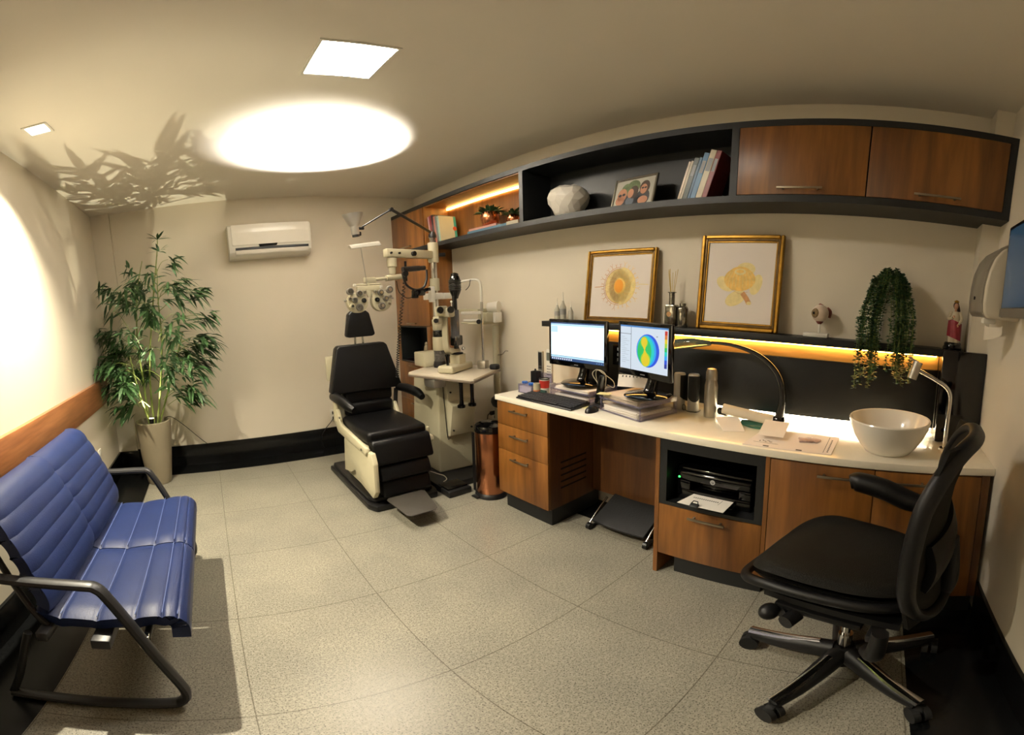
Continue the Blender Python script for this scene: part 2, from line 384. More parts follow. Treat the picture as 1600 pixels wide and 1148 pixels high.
def leaf(b, p, d, L, wd, droop, rn):
    if b is fol:     # keep the beam of the pot light loosely open, as it is in the room
        k_ = (p[2]-.6)/1.9; q_ = math.hypot(p[0]-.40-.26*k_, p[1]-4.07+.5*k_)
        if (p[2] < 1.1 and q_ < .11) or (q_ < .10+.30*k_*1.9 and rn.random() < .40): return
    # a folded lance-shaped blade
    d = Vector(d).normalized(); side = d.cross(Vector((0, 0, 1)))
    if side.length < .1: side = Vector((1, 0, 0))
    side.normalize(); side = (side + Vector((0, 0, rn.uniform(-.6, .6)))).normalized()
    pts = []
    for k, (tt, ww) in enumerate(((0, .05), (.18, .8), (.45, 1.0), (.75, .6), (1, .0))):
        c = Vector(p)+d*L*tt+Vector((0, 0, -droop*L*tt*tt))
        pts.append((c, side*wd*ww))
    V, Fs = [], []
    for c, sd in pts: V += [c-sd, c+Vector((0, 0, -.12*sd.length)), c+sd]
    for k in range(4):
        a = 3*k; Fs += [(a, a+1, a+4, a+3), (a+1, a+2, a+5, a+4)]
    b.raw(V, Fs)
def spray(p, outdir, n, L, spread=.5, droop=.5):
    p = Vector(p); o = Vector(outdir).normalized()
    for k in range(n):
        a = rnd.uniform(-1, 1)*1.3
        d = Matrix.Rotation(a, 3, 'Z') @ o; d.z = rnd.uniform(-.9, .5)*spread*1.6
        q = p+o*rnd.uniform(-.02, .10)+Vector((rnd.uniform(-.03, .03), rnd.uniform(-.03, .03), rnd.uniform(-.05, .05)))
        leaf(fol, q, d, L*rnd.uniform(.75, 1.15), L*.098, droop*rnd.uniform(.3, 1.1), rnd)
# branches: (start, end, leaves)
br = []
def along(s_, t_):
    n = len(s_)-1; i = min(int(t_*n), n-1); f_ = t_*n-i
    return Vector(s_[i]).lerp(Vector(s_[i+1]), f_)
for si, s_ in enumerate(stems):
    m_ = (9, 13, 7, 7, 7)[si]
    for k in range(m_):
        tt = .28+.68*k/m_ if si != 2 else .55+.4*k/m_
        p = along(s_, tt); a = rnd.uniform(0, 2*PI)
        if si == 3: a = rnd.uniform(2.0, 4.6)
        if si == 4: a = rnd.uniform(-1.6, 1.0)
        L = rnd.uniform(.12, .30)
        if p.z > 1.70: continue
        e = p+Vector((math.cos(a)*L, math.sin(a)*L*.8, rnd.uniform(.0, .10)))
        e.x = max(e.x, .10); e.y = min(e.y, 4.42)
        br.append((p, e, rnd.randint(11, 17)))
# named sprays that shape the silhouette
for p, e, n in [((.36, 4.1, 1.55), (.17, 4.1, 1.74), 12), ((.33, 4.1, 1.3), (.20, 4.05, 1.55), 8), ((.58, 4.1, 1.5), (.90, 4.12, 1.62), 16), ((.6, 4.1, 1.35), (.95, 4.12, 1.42), 15), ((.62, 4.1, 1.15), (.86, 4.12, 1.22), 13),
                ((.34, 4.1, 1.2), (.13, 4.1, 1.33), 14), ((.36, 4.1, 1.0), (.20, 4.1, 1.10), 15), ((.36, 4.1, .9), (.27, 4.05, .97), 16), ((.52, 4.1, .75), (.72, 4.1, .82), 12), ((.56, 4.1, .70), (.80, 4.08, .74), 13),
                ((.40, 4.1, .7), (.30, 4.02, .74), 12), ((.58, 4.1, 1.8), (.70, 4.1, 1.92), 10), ((.45, 4.2, 1.75), (.38, 4.15, 1.86), 11), ((.57, 4.1, 1.65), (.74, 4.1, 1.70), 14), ((.55, 4.1, 1.0), (.62, 4.02, 1.02), 16)]:
    br.append((Vector(p), Vector(e), n))
for p, e, n in [((.45, 4.05, 1.05), (.50, 3.82, 1.18), 9), ((.40, 4.05, 1.2), (.36, 3.80, 1.34), 9), ((.55, 4.0, 1.25), (.66, 3.78, 1.36), 10), ((.50, 4.05, 1.4), (.52, 3.80, 1.55), 10), ((.42, 4.1, 1.5), (.34, 3.86, 1.66), 9),
                ((.57, 4.05, 1.55), (.70, 3.84, 1.68), 9), ((.56, 4.05, 1.65), (.56, 3.86, 1.80), 8), ((.60, 4.0, 1.0), (.78, 3.85, 1.08), 9), ((.36, 4.0, .95), (.22, 3.85, 1.06), 9)]:
    br.append((Vector(p), Vector(e), n))
for p, e, n in br:
    mid = (p+e)/2+Vector((0, 0, .04)); tw.tube([p, mid, e], [.003, .0022, .0012], 5, 4)
    d = (e-p)
    spray(p.lerp(e, .85), d, int(n*1.75), .138)
    spray(p.lerp(e, .45), d, int(n*.8), .125)
top = Vector((.62, 4.24, 2.13))
for z, n in ((.0, 9), (-.11, 9)):
    for k in range(n):
        a = 2*PI*k/n+z*9; leaf(fol, top+Vector((0, 0, z)), (math.cos(a), math.sin(a), .15+.8*(k % 3)/2), .125, .0125, .2, rnd)
tw.tube([(.60, 4.24, 1.98), (.62, 4.24, 2.16)], .0025, 5)
for v in fol.bm.verts: v.co.x = max(v.co.x, .012); v.co.y = min(v.co.y, 4.47)
build('twigs', tw, STEM, t); build('foliage', fol, LEAF, t, sharp=180)
t = thing('spotlight', 'small black garden spotlight lit inside the bamboo pot', 'spotlight', (.405, 4.075, .505))
build('spike', B().cyl((.405, 4.075, .505), (.405, 4.078, .56), .006, n=8), BLACKP, t)
build('lamp_head', B().tube([(.405, 4.078, .555), (.406, 4.082, .60)], [.018, .022], 16), BLACKP, t)
build('lens', B().cyl((.406, 4.082, .600), (.4062, 4.0825, .603), .019, n=16), mat('pot_lens', 'fff2c0', .4, emit=25, ecol='fff0b8'), t)

# ================================================================ blue bench
t = thing('bench', 'two seat blue leather waiting bench with dark metal arms', 'bench', (.42, 2.19, 0))
def seat_prof(u):   # u from back (0) to front (1): x, z
    P = [(.315, .452), (.40, .432), (.52, .432), (.64, .446), (.72, .452), (.762, .440), (.785, .405), (.786, .350)]
    k = u*(len(P)-1); i = min(int(k), len(P)-2); f_ = k-i
    a = P[max(i-1, 0)]; b_ = P[i]; c = P[i+1]; d = P[min(i+2, len(P)-1)]
    g = lambda q: .5*(2*b_[q]+(c[q]-a[q])*f_+(2*a[q]-5*b_[q]+4*c[q]-d[q])*f_*f_+(3*b_[q]-a[q]-3*c[q]+d[q])*f_**3)
    return g(0), g(1)
def back_prof(u):   # from bottom to top
    x = .335-.165*u; z = .475+.365*u
    x += .018*math.sin(PI*u) ; 
    if u > .93: x -= (u-.93)*.35; z -= (u-.93)**2*3
    return x, z
def seat_mesh(y0, y1):
    NU, NV = 72, 14
    def fn(u, v):
        x, z = seat_prof(u); ch = (u*7.2) % 1.0
        puff = .009*math.sqrt(max(0, 1-(2*ch-1)**2))*max(0, 1-max(0, u-.62)*4)+.009*min(1, max(0, u-.62)*4)
        e = min(v, 1-v)*2; edge = .014*(1-min(1, e*5))**2
        return (x+(.0 if u < .8 else puff*.3), y0+(y1-y0)*v, z+puff-edge)
    return B().slab(fn, NU, NV, .055)
def back_mesh(y0, y1):
    NU, NV = 60, 14
    def fn(u, v):
        x, z = back_prof(u); ch = (u*6) % 1.0
        puff = .010*math.sqrt(max(0, 1-(2*ch-1)**2)); e = min(v, 1-v)*2; edge = .010*(1-min(1, e*5))**2
        return (x+puff*.9-edge, y0+(y1-y0)*v, z+puff*.4)
    return B().slab(fn, NU, NV, .05)
for y0, y1 in ((1.655, 2.178), (2.184, 2.705)):
    s_ = build('seat', seat_mesh(y0, y1), BLUE, t, sharp=60)
    p = B()
    for k in range(1, 7):
        x, z = seat_prof(k/7.2); p.tube([(x, y0+.012, z+.0005), (x, y1-.012, z+.0005)], .0017, 5)
    build('seam', p, BLUED, s_)
    bk = build('backrest', back_mesh(y0, y1), BLUE, t, sharp=60)
    p = B()
    for k in range(1, 6):
        x, z = back_prof(k/6); p.tube([(x+.0, y0+.012, z), (x+.0, y1-.012, z)], .0016, 5)
    build('seam', p, BLUED, bk)
def bar(b, pts, w_, h_, y):
    # flat bar swept in the xz plane at y, rounded joints
    P = [Vector((x, y, z)) for x, z in pts]
    b.tube(P, h_/2, 10, 5, sx=w_/h_)
for y in (1.615, 2.75):
    b = B(); bar(b, [(.14, .600), (.30, .600), (.50, .600), (.545, .592), (.575, .55), (.63, .43), (.69, .27), (.735, .14), (.745, .08), (.73, .04), (.68, .022), (.45, .018), (.20, .018)], .050, .032, y)
    build('arm_frame', b, FRAMEG, t)
    build('foot_leg', B().tube([(.20, y, .02), (.24, y, .14), (.28, y, .30), (.30, y, .37)], .014, 10, 4), FRAMEG, t)
build('crossbeam', B().box((.50, 1.60, .330), (.56, 2.765, .372), .006).box((.33, 1.60, .345), (.37, 2.765, .385), .006).cyl((.662, 1.63, .362), (.662, 2.74, .362), .012), FRAMEG, t)
for y in (1.66, 2.18, 2.70): build('back_bracket', B().tube([(.35, y, .38), (.30, y, .46), (.17, y, .76)], .012, 8, 4), FRAMEG, t)
for y in (1.635, 2.73): build('arm_bolt', B().cbox((.655, y, .345), (.03, .03, .07), .006).cyl((.655, y-.03, .35), (.655, y+.03, .35), .012), CHROME, t)
# ================================================================ tall cabinet in the back corner
def handle(b, x, y0, y1, z, r=.005):
    # square bar pull on a front facing -x
    b.box((x-.032, y0, z-.005), (x-.024, y1, z+.005), .001)
    for y in (y0+.02, y1-.028): b.box((x-.026, y, z-.004), (x, y+.008, z+.004))
ZB, ZT = 1.86, 2.2855
YT = 3.85
e = .012
t = thing('tall_cabinet', 'tall narrow walnut cabinet with black niche in the back corner', 'cabinet', ((SX+W)/2, (YT+D)/2, 0))
b = B()
b.box((SX+.02, YT, .0), (W-.001, YT+.02, ZB-.001)).box((SX+.02, D-.03, .0), (W-.001, D-.001, ZB-.001)).box((W-.02, YT+.02, 0), (W-.001, D-.03, ZB-.001)).box((SX+.02, YT+.02, ZB-.02), (W-.02, D-.03, ZB-.001))
b.box((SX+.02, YT+.02, 1.145), (W-.02, D-.03, 1.16)).box((SX+.02, YT+.02, .80), (W-.02, D-.03, .815))
build('carcass', b, WOOD, t)
nb = B()
nb.box((SX, YT+.06, .815), (W-.03, YT+.07, 1.145)).box((SX, D-.08, .815), (W-.03, D-.07, 1.145)).box((W-.04, YT+.07, .815), (W-.03, D-.08, 1.145)).box((SX, YT+.06, .805), (W-.03, D-.07, .815)).box((SX, YT+.06, 1.145), (W-.03, D-.07, 1.155))
build('niche', nb, BLACKL, t)
build('niche_frame', B().box((SX, YT, .80), (SX+.02, YT+.06, 1.16)), WOOD, t); build('niche_frame', B().box((SX, D-.07, .80), (SX+.02, D-.001, 1.16)), WOOD, t)
for z0, z1, hz in ((1.165, 1.855, 1.185), (.42, .796, .77), (.06, .416, .39)):
    d = build('door' if z1 > 1.5 else 'drawer', B().box((SX, YT+.002, z0), (SX+.018, D-.006, z1), .001), WOOD, t)
    h = B(); handle(h, SX, 4.08, 4.26, hz); build('handle', h, HANDLE, d)
build('plinth', B().box((SX+.03, YT+.02, 0), (SX+.045, D-.02, .058)), BLACKL, t)

# ================================================================ overhead unit
T_ = .035
t = thing('wall_unit', 'long black overhead wall unit with walnut doors and a lit walnut niche', 'shelf', (SX+.13, 2.26, ZB))
b = B()
b.box((SX, .0+.001, ZB), (W-.122, D-.001, ZB+T_)).box((W-.122, .092, ZB), (W-.001, D-.001, ZB+T_))
b.box((SX, .001, ZT-T_), (W-.122, D-.001, ZT)).box((W-.122, .092, ZT-T_), (W-.001, D-.001, ZT))
b.box((SX, .001, ZB+T_), (W-.125, T_, ZT-T_)).box((SX, 1.215, ZB+T_), (W-.001, 1.25, ZT-T_)).box((SX, 2.60, ZB+T_), (W-.001, 2.635, ZT-T_))
b.box((W-.012, .095, ZB+T_), (W-.001, 2.60, ZT-T_))
build('carcass', b, BLACKL, t)
b = B()
b.box((SX+.012, 2.635, ZT-T_-.008), (W-.02, 3.86, ZT-T_)).box((W-.02, 2.635, ZB+T_), (W-.001, 3.88, ZT-T_))
b.box((SX+.006, 3.86, ZB+T_), (W-.02, 3.88, ZT-T_)).box((SX+.012, 2.635, ZB+T_), (W-.02, 2.643, ZT-T_-.008))
build('niche_lining', b, WOOD, t)
build('led_strip', B().box((W-.034, 2.66, ZT-T_-.022), (W-.0202, 3.855, ZT-T_-.009)), LED_A, t)
for y0, y1, hy in ((.638, 1.212, .92), (T_+.003, .632, .33), (3.884, D-.006, 4.2)):
    d = build('door', B().box((SX-.002, y0, ZB+T_+.002), (SX+.016, y1, ZT-T_-.002), .001), WOOD, t)
    h = B(); handle(h, SX-.002, hy-.1, hy+.1, ZB+.062); build('handle', h, HANDLE, d)
ZS = ZB+T_
# ---- books: flat list of leaning volumes, each a thing of its own
def book(x0, y, z, wd, th, ht, cov, label, group=None, lean=0.0, sgn=1, page=True):
    # stands on z with its spine to -x; th along y; leans by angle about x axis at its foot
    t = thing('book', label, 'book', (x0+wd/2, y, z), group=group)
    X = Matrix.Translation((x0, y, z)) @ Matrix.Rotation(lean, 4, 'X')
    c = B().box((0, 0, 0), (.004, th, ht), .0015, 1, X).box((.004, 0, 0), (wd, .0022, ht), 0, 1, X).box((.004, th-.0022, 0), (wd, th, ht), 0, 1, X)
    M_ = mat('cover_'+cov, cov, .35, var=.12, scale=25)
    build('cover', c, M_, t)
    build('pages', B().box((.004, .0022, .003), (wd-.004, th-.0022, ht-.003), 0, 1, X), PAPER, t)
    return t, X
def flatbook(c, d, z, th, cov, label, rz=0, group=None):
    t = thing('book', label, 'book', (c[0], c[1], z), rz, group)
    a, bb_ = d[0]/2, d[1]/2
    k = B().box((-a, -bb_, 0), (a, bb_, .0022)).box((-a, -bb_, th-.0022), (a, bb_, th)).box((-a, -bb_, .0022), (-a+.004, bb_, th-.0022))
    build('cover', k, mat('cover_'+cov, cov, .35, var=.12, scale=25), t, local=True)
    build('pages', B().box((-a+.004, -bb_+.003, .0022), (a-.004, bb_-.003, th-.0022)), PAPER, t, local=True)
    return t
# black section, leaning to the right (towards -y): foot y, thickness
lean = math.radians(16)
y = 1.548
for th, ht, cov, nm in ((.013, .215, 'c9b9a4', 'thin pale book, leftmost of the row leaning beside the walnut doors'), (.013, .218, 'b8ad98', 'slim beige book second from the left in the black overhead section'),
                    (.026, .232, '3c4640', 'dark grey green book with glossy spine in the black section'), (.015, .232, '27506e', 'slim dark teal book left of the blue one'),
                    (.028, .255, '3f6f96', 'blue spined book in the middle of the leaning row'), (.032, .268, 'bfb598', 'thick cream book with rounded spine in the leaning row'),
                    (.026, .262, '7a2f2c', 'thick dark red book, rightmost of the leaning row')):
    y -= th/math.cos(lean)
    bk, X = book(SX+.055, y, ZS+.0075, .16, th, ht, cov, nm, 'books leaning in the black section', lean)
    if cov in ('3f6f96', '7a2f2c', '3c4640', 'bfb598'):
        build('spine_label', B().box((-.0006, .005, ht*.55), (.0, th-.005, ht*.82), 0, 1, X), mat('label_silver', '8f9296', .5, .1), bk)
# lit niche: books leaning left against the cabinet side
lean2 = -math.radians(8)
y = 3.825
for i, (th, ht, cov, nm) in enumerate(((.024, .255, 'b99a9c', 'pale pink book, leftmost in the lit niche'), (.032, .262, '70282c', 'dark red book second from left in the lit niche'), (.032, .262, '1f1c1f', 'black book with pale letters in the lit niche'),
                                   (.024, .242, 'a4614f', 'rose spined book in the lit niche'), (.026, .24, '5a605e', 'grey spined book in the lit niche'))):
    y -= th/math.cos(lean2)+.001
    book(SX+.03, y, ZS+.006, .17, th, ht, cov, nm, 'upright books in the lit niche', lean2)
t, X = book(SX+.03, y-.034, ZS+.006, .17, .028, .235, '8fa89b', 'white covered book with orange seal showing its front in the lit niche', 'upright books in the lit niche', lean2)
build('front_cover', B().box((.0, -.0032, .004), (.145, -.0005, .231), 0, 1, X), mat('cream_card', 'cfcdb0', .5), t, label='cream front cover')
build('spine_band', B().box((.146, -.0034, .004), (.17, -.0003, .231), 0, 1, X), mat('teal_card', '3f9c8c', .5), t, label='teal band')
build('seal', B().absorb(B().lathe([(0, 0), (.019, 0), (.019, .002), (0, .002)], n=20).bm, X @ Matrix.Translation((.15, -.004, .12)) @ Matrix.Rotation(PI/2, 4, 'X')), mat('orange_seal', 'd0562a', .5), t)
# flat pile under the planters
flatbook((2.965, 3.03), (.17, .46), ZS+.001, .024, '3c5a6a', 'dark blue book, bottom of the pile under the copper planter', group='books lying under the copper planters')
flatbook((2.972, 3.088), (.165, .33), ZS+.0255, .018, 'a8786c', 'pinkish book, top of the pile under the copper planter', group='books lying under the copper planters')
flatbook((2.96, 2.735), (.17, .12), ZS+.001, .030, 'a39a86', 'beige book lying flat beside the blue one in the lit niche')
# ---- copper planters with succulents
def planter(c, r, label, n, L, seed):
    t = thing('succulent_planter', label, 'potted plant', c)
    build('pot', B().lathe([(0, 0), (r*.5, 0), (r*.78, r*.2), (r, r*.8), (r*.97, r*1.2), (r*.78, r*1.62), (r*.72, r*1.62), (r*.7, r*1.5), (0, r*1.5)], c, 32), COPPER, t)
    rr = random.Random(seed); f = B()
    for k in range(n):
        a = rr.uniform(0, 2*PI); up = rr.uniform(.15, 1.3)
        leaf(f, (c[0]+math.cos(a)*r*.3, c[1]+math.sin(a)*r*.3, c[2]+r*1.5), (math.cos(a), math.sin(a), up), L*rr.uniform(.7, 1.1), L*.12, .25, rr)
    build('foliage', f, LEAFD, t, sharp=180)
planter((2.965, 3.085, ZS+.0436), .072, 'large round copper planter with spiky succulent on the book pile', 60, .115, 5)
planter((3.00, 2.862, ZS+.0255), .050, 'small round copper planter right of the large one', 40, .10, 9)
# ---- faceted vase
b = B(); rv = random.Random(4); V = []; Fs = []
prf = [(.50, 0), (.66, .12), (.82, .27), (.95, .43), (1.0, .58), (.97, .72), (.84, .85), (.58, .95)]; NA = 15
for q, (r_, z_) in enumerate(prf):
    for k in range(NA):
        a = 2*PI*(k+.5*(q % 2))/NA+rv.uniform(-.07, .07)*(q > 0); rr_ = .128*r_*rv.uniform(.965, 1.03); V.append((2.965+rr_*math.cos(a), 2.315+rr_*math.sin(a), ZS+.001+.21*(z_+(rv.uniform(-.025, .025) if q else 0))))
V += [(2.965, 2.315, ZS+.001+.21), (2.965, 2.315, ZS+.001)]
for q in range(7):
    for k in range(NA):
        a, c = q*NA+k, q*NA+(k+1) % NA; d, e_ = a+NA, (q+1)*NA+(k+1) % NA
        Fs += [(a, c, d), (c, e_, d)] if q % 2 == 0 else [(a, c, e_), (a, e_, d)]
for k in range(NA): Fs += [(7*NA+k, 7*NA+(k+1) % NA, 8*NA), ((k+1) % NA, k, 8*NA+1)]
b.raw(V, Fs)
for f_ in b.bm.faces: f_.smooth = False
o = solo('vase', b, CERAM, 'white faceted ceramic vase in the black section of the overhead unit', 'vase', sharp=5)
# ---- photo of people in a silver frame
t = thing('photo_frame', 'silver photo frame with a snapshot of three people, leaning in the overhead unit', 'picture frame', (2.965, 1.855, ZS))
X = Matrix.Translation((2.945, 1.855, ZS+.002)) @ Matrix.Rotation(math.radians(-9), 4, 'Z') @ Matrix.Rotation(math.radians(14), 4, 'Y')
# local: y to the left (+y), z up, face at -x
def rectframe(b, hw, h, fw, th, X, z0=0, bev=.002):
    b.box((0, -hw, z0), (th, -hw+fw, z0+h), bev, 1, X); b.box((0, hw-fw, z0), (th, hw, z0+h), bev, 1, X)
    b.box((0, -hw+fw, z0), (th, hw-fw, z0+fw), bev, 1, X); b.box((0, -hw+fw, z0+h-fw), (th, hw-fw, z0+h), bev, 1, X)
b = B(); rectframe(b, .155, .205, .014, .012, X); build('frame', b, mat('pewter', '8a8478', .3, .8, var=.1), t)
build('back_board', B().box((.008, -.145, .01), (.014, .145, .195), 0, 1, X), BLACKP, t)
pm = [mat('photo_sky', 'b5b3a8', .5), mat('photo_green', '5b6a48', .6, var=.3, scale=40), mat('photo_skin', 'b98468', .6, var=.1, scale=30), mat('photo_dark', '22242a', .6), mat('photo_hair', '3a2a20', .6), mat('photo_shirt', '5d6672', .6)]
b = B(); b.m(0).box((.006, -.141, .014), (.008, .141, .191), 0, 1, X)
def blob(mi, y, z, ry, rz_, d):
    b.mi = mi; n = 18
    V = [X @ Vector((.006-d, y+ry*math.cos(2*PI*k/n), z+rz_*math.sin(2*PI*k/n))) for k in range(n)]
    b.raw(V, [tuple(range(n))])
blob(1, .01, .14, .05, .045, .0003); blob(1, .06, .12, .04, .05, .0002)
blob(3, .02, .045, .095, .045, .0004); blob(3, -.07, .06, .05, .055, .0004); blob(5, .02, .05, .03, .03, .0005)
blob(2, .085, .095, .036, .045, .0006); blob(2, .095, .06, .034, .03, .0006)
blob(4, .0, .105, .033, .042, .0006); blob(2, .022, .10, .022, .03, .0007)
blob(4, -.075, .125, .036, .045, .0006); blob(2, -.07, .115, .024, .032, .0007); blob(2, -.075, .045, .035, .025, .0007)
blob(3, .072, .098, .012, .009, .0009); blob(3, .10, .095, .013, .009, .0009); blob(3, -.062, .122, .009, .006, .0009); blob(3, -.082, .122, .009, .006, .0009)
for v_ in (): pass
build('photograph', b, pm, t)
build('stand', B().box((.012, -.01, .0), (.016, .01, .12), 0, 1, X @ Matrix.Translation((.0, 0, .0)) @ Matrix.Rotation(math.radians(-0), 4, 'Y')), BLACKP, t)

# ================================================================ worktop and the base cabinets
HD = .784
b = B().prism([(DX, .001), (W-.125, .001), (W-.125, .092), (W-.001, .092), (W-.001, 2.612), (DX, 2.612)], 'z', HD-.032, HD, .002)
solo('worktop', b, WHITEQ, 'long white quartz worktop running along the desk wall', 'worktop')
XF = DX+.022
# drawer pedestal
t = thing('drawer_unit', 'walnut three-drawer pedestal under the left end of the worktop', 'drawer unit', (2.84, 2.37, 0))
b = B().box((XF, 2.575, .125), (W-.002, 2.594, HD-.033)).box((W-.02, 2.165, .125), (W-.002, 2.575, HD-.033)).box((XF, 2.165, .125), (W-.02, 2.575, .14)).box((XF+.02, 2.165, HD-.05), (W-.02, 2.575, HD-.033))
build('carcass', b, WOOD, t)
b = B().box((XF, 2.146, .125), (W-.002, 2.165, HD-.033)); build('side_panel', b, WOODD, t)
sv = B()
for k in range(5): sv.prism([(2.70, .245+k*.042), (2.93, .245+k*.042), (2.93, .256+k*.042), (2.70, .256+k*.042)], 'y', 2.1445, 2.1475)
build('vent_slots', sv, BLACKM, t)
for z0, z1, hz in ((.603, .748, .708), (.433, .600, .548), (.128, .430, .392)):
    d = build('drawer', B().box((XF-.018, 2.148, z0), (XF, 2.592, z1), .001), WOOD, t)
    h = B(); handle(h, XF-.018, 2.29, 2.45, hz); build('handle', h, HANDLE, d)
build('plinth', B().box((XF+.03, 2.165, 0), (W-.03, 2.575, .124)), BLACKL, t)
# modesty panel
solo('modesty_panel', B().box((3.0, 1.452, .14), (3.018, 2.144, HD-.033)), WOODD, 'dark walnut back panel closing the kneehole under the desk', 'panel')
# printer cabinet
t = thing('printer_cabinet', 'walnut base cabinet with an open black printer bay above a drawer', 'cabinet', (2.84, 1.18, 0))
b = B().box((XF-.018, 1.428, .0), (W-.002, 1.450, HD-.033)).box((XF-.018, .912, .125), (W-.002, .930, HD-.033)).box((W-.02, .93, .125), (W-.002, 1.428, HD-.033)).box((XF, .93, .125), (W-.02, 1.428, .14))
build('carcass', b, WOOD, t)
b = B()
x0 = XF-.016; x1 = W-.03
b.box((x0, .931, .417), (x1, 1.427, .435)).box((x0, .931, .70), (x1, 1.427, HD-.034)).box((x0, .931, .435), (x1, .967, .70)).box((x0, 1.391, .435), (x1, 1.427, .70)).box((x1-.01, .967, .435), (x1, 1.391, .70))
build('printer_bay', b, BLACKL, t)
d = build('drawer', B().box((XF-.018, .932, .128), (XF, 1.426, .414), .001), WOOD, t)
h = B(); handle(h, XF-.018, 1.09, 1.265, .385); build('handle', h, HANDLE, d)
build('plinth', B().box((XF+.03, .93, 0), (W-.03, 1.36, .124)), BLACKL, t)
# sink cabinet
t = thing('sink_cabinet', 'walnut two-door base cabinet under the washbasin by the right wall', 'cabinet', (2.84, .48, 0))
b = B().box((XF, .892, .125), (W-.002, .910, HD-.033)).box((XF, .094, .125), (W-.125, .112, HD-.033)).box((W-.02, .112, .125), (W-.002, .892, HD-.033)).box((XF, .112, .125), (W-.02, .892, .14)).box((XF, .112, HD-.05), (W-.02, .892, HD-.033))
build('carcass', b, WOOD, t)
for y0, y1, hy in ((.486, .909, .62), (.052, .482, .36)):
    d = build('door', B().box((XF-.018, y0, .128), (XF, y1, HD-.04), .001), WOOD, t)
    h = B(); handle(h, XF-.018, hy-.09, hy+.09, .705); build('handle', h, HANDLE, d)
build('filler_strip', B().box((XF-.018, .018, .128), (XF, .05, HD-.034)), WOODD, t)
build('plinth', B().box((XF+.03, .02, 0), (W-.13, .892, .124)), BLACKL, t)

# ================================================================ display ledge, splash panel, boxed corner
ZL = 1.232
t = thing('display_ledge', 'black display ledge with amber light strip above the worktop', 'shelf', (3.04, 1.39, 1.19))
build('board', B().box((2.972, .218, ZL-.036), (W-.001, 2.568, ZL), .001), BLACKL, t)
build('rear_strip', B().box((W-.014, .218, 1.10), (W-.001, 2.568, ZL-.037)), mat('ledge_wood', 'cda669', .5, var=.15, scale=10, stretch=(7, .6, 7)), t)
build('led_strip', B().box((W-.034, .23, ZL-.050), (W-.022, 2.55, ZL-.037)), LED_A, t)
t = thing('splash_panel', 'black splash panel standing off the wall behind the worktop, lit along its foot', 'panel', (3.075, 1.39, .80))
build('panel', B().box((3.058, .218, .822), (3.076, 2.30, 1.118), .001), BLACKL, t)
build('led_strip', B().box((3.062, .225, .813), (3.085, 1.36, .820)), LED_W, t)
build('bracket', B().box((3.077, .24, .95), (W-.0005, .28, .99)), BLACKL, t); build('bracket', B().box((3.077, 2.2, .95), (W-.0005, 2.24, .99)), BLACKL, t)
t = thing('boxed_column', 'glossy black boxed casing at right end of the display ledge', 'casing', (3.03, .11, HD))
build('casing', B().box((2.952, .002, HD+.001), (W-.123, .216, ZL-.001), .004).box((W-.124, .093, HD+.001), (W-.001, .216, ZL-.001)), BLACKG, t)
# ---- gilt pictures on the ledge
def picture(y0, y1, h, label, draw, fw=.038):
    t = thing('framed_print', label, 'picture', (3.05, (y0+y1)/2, ZL))
    hw = (y1-y0)/2; tilt = math.atan2(.050, h)
    X = Matrix.Translation((3.022, (y0+y1)/2, ZL+.002)) @ Matrix.Rotation(tilt, 4, 'Y')
    b = B(); rectframe(b, hw, h, fw*.55, .026, X, bev=.006); build('outer_frame', b, GOLD, t)
    b = B(); X2 = X @ Matrix.Translation((.006, 0, fw*.5)); rectframe(b, hw-fw*.5, h-fw, fw*.32, .014, X2, bev=.003); build('inner_frame', b, GOLDD, t)
    b = B(); X3 = X @ Matrix.Translation((.010, 0, fw*.8)); rectframe(b, hw-fw*.8, h-fw*1.6, fw*.2, .009, X3, bev=.002); build('slip', b, GOLD, t)
    b = B(); b.box((.016, -hw+fw*.9, fw*.9), (.020, hw-fw*.9, h-fw*.9), 0, 1, X)
    draw(b, X @ Matrix.Translation((.0155, 0, h/2)), hw)
    build('print', b, [mat('print_paper', 'e0d6cc', .6, var=.01), mat('print_gold', 'e3b95a', .5, var=.15, scale=40), mat('print_brown', 'c08a50', .5, var=.2, scale=40), mat('print_pale', 'e2cf8e', .5, var=.1, scale=40), mat('print_orange', 'e0941a', .5)], t)
def stroke(b, X, pts, w_, d=0):
    # pts (y,z) polyline drawn as a thin ribbon on the sheet
    V, Fs = [], []
    for i, p in enumerate(pts):
        a = Vector(pts[max(i-1, 0)]); c = Vector(pts[min(i+1, len(pts)-1)]); dd = (c-a).normalized(); n_ = Vector((-dd.y, dd.x))*w_/2
        V += [X @ Vector((-.0003-d, p[0]+n_.x, p[1]+n_.y)), X @ Vector((-.0003-d, p[0]-n_.x, p[1]-n_.y))]
    for i in range(len(pts)-1): Fs.append((2*i, 2*i+1, 2*i+3, 2*i+2))
    b.raw(V, Fs)
def disc(b, X, c, ry, rz_, d=0, n=28, rot=0):
    V = []
    for k in range(n):
        a = 2*PI*k/n; y_, z_ = ry*math.cos(a), rz_*math.sin(a)
        V.append(X @ Vector((-.0003-d, c[0]+y_*math.cos(rot)-z_*math.sin(rot), c[1]+y_*math.sin(rot)+z_*math.cos(rot))))
    b.raw(V, [tuple(range(n))])
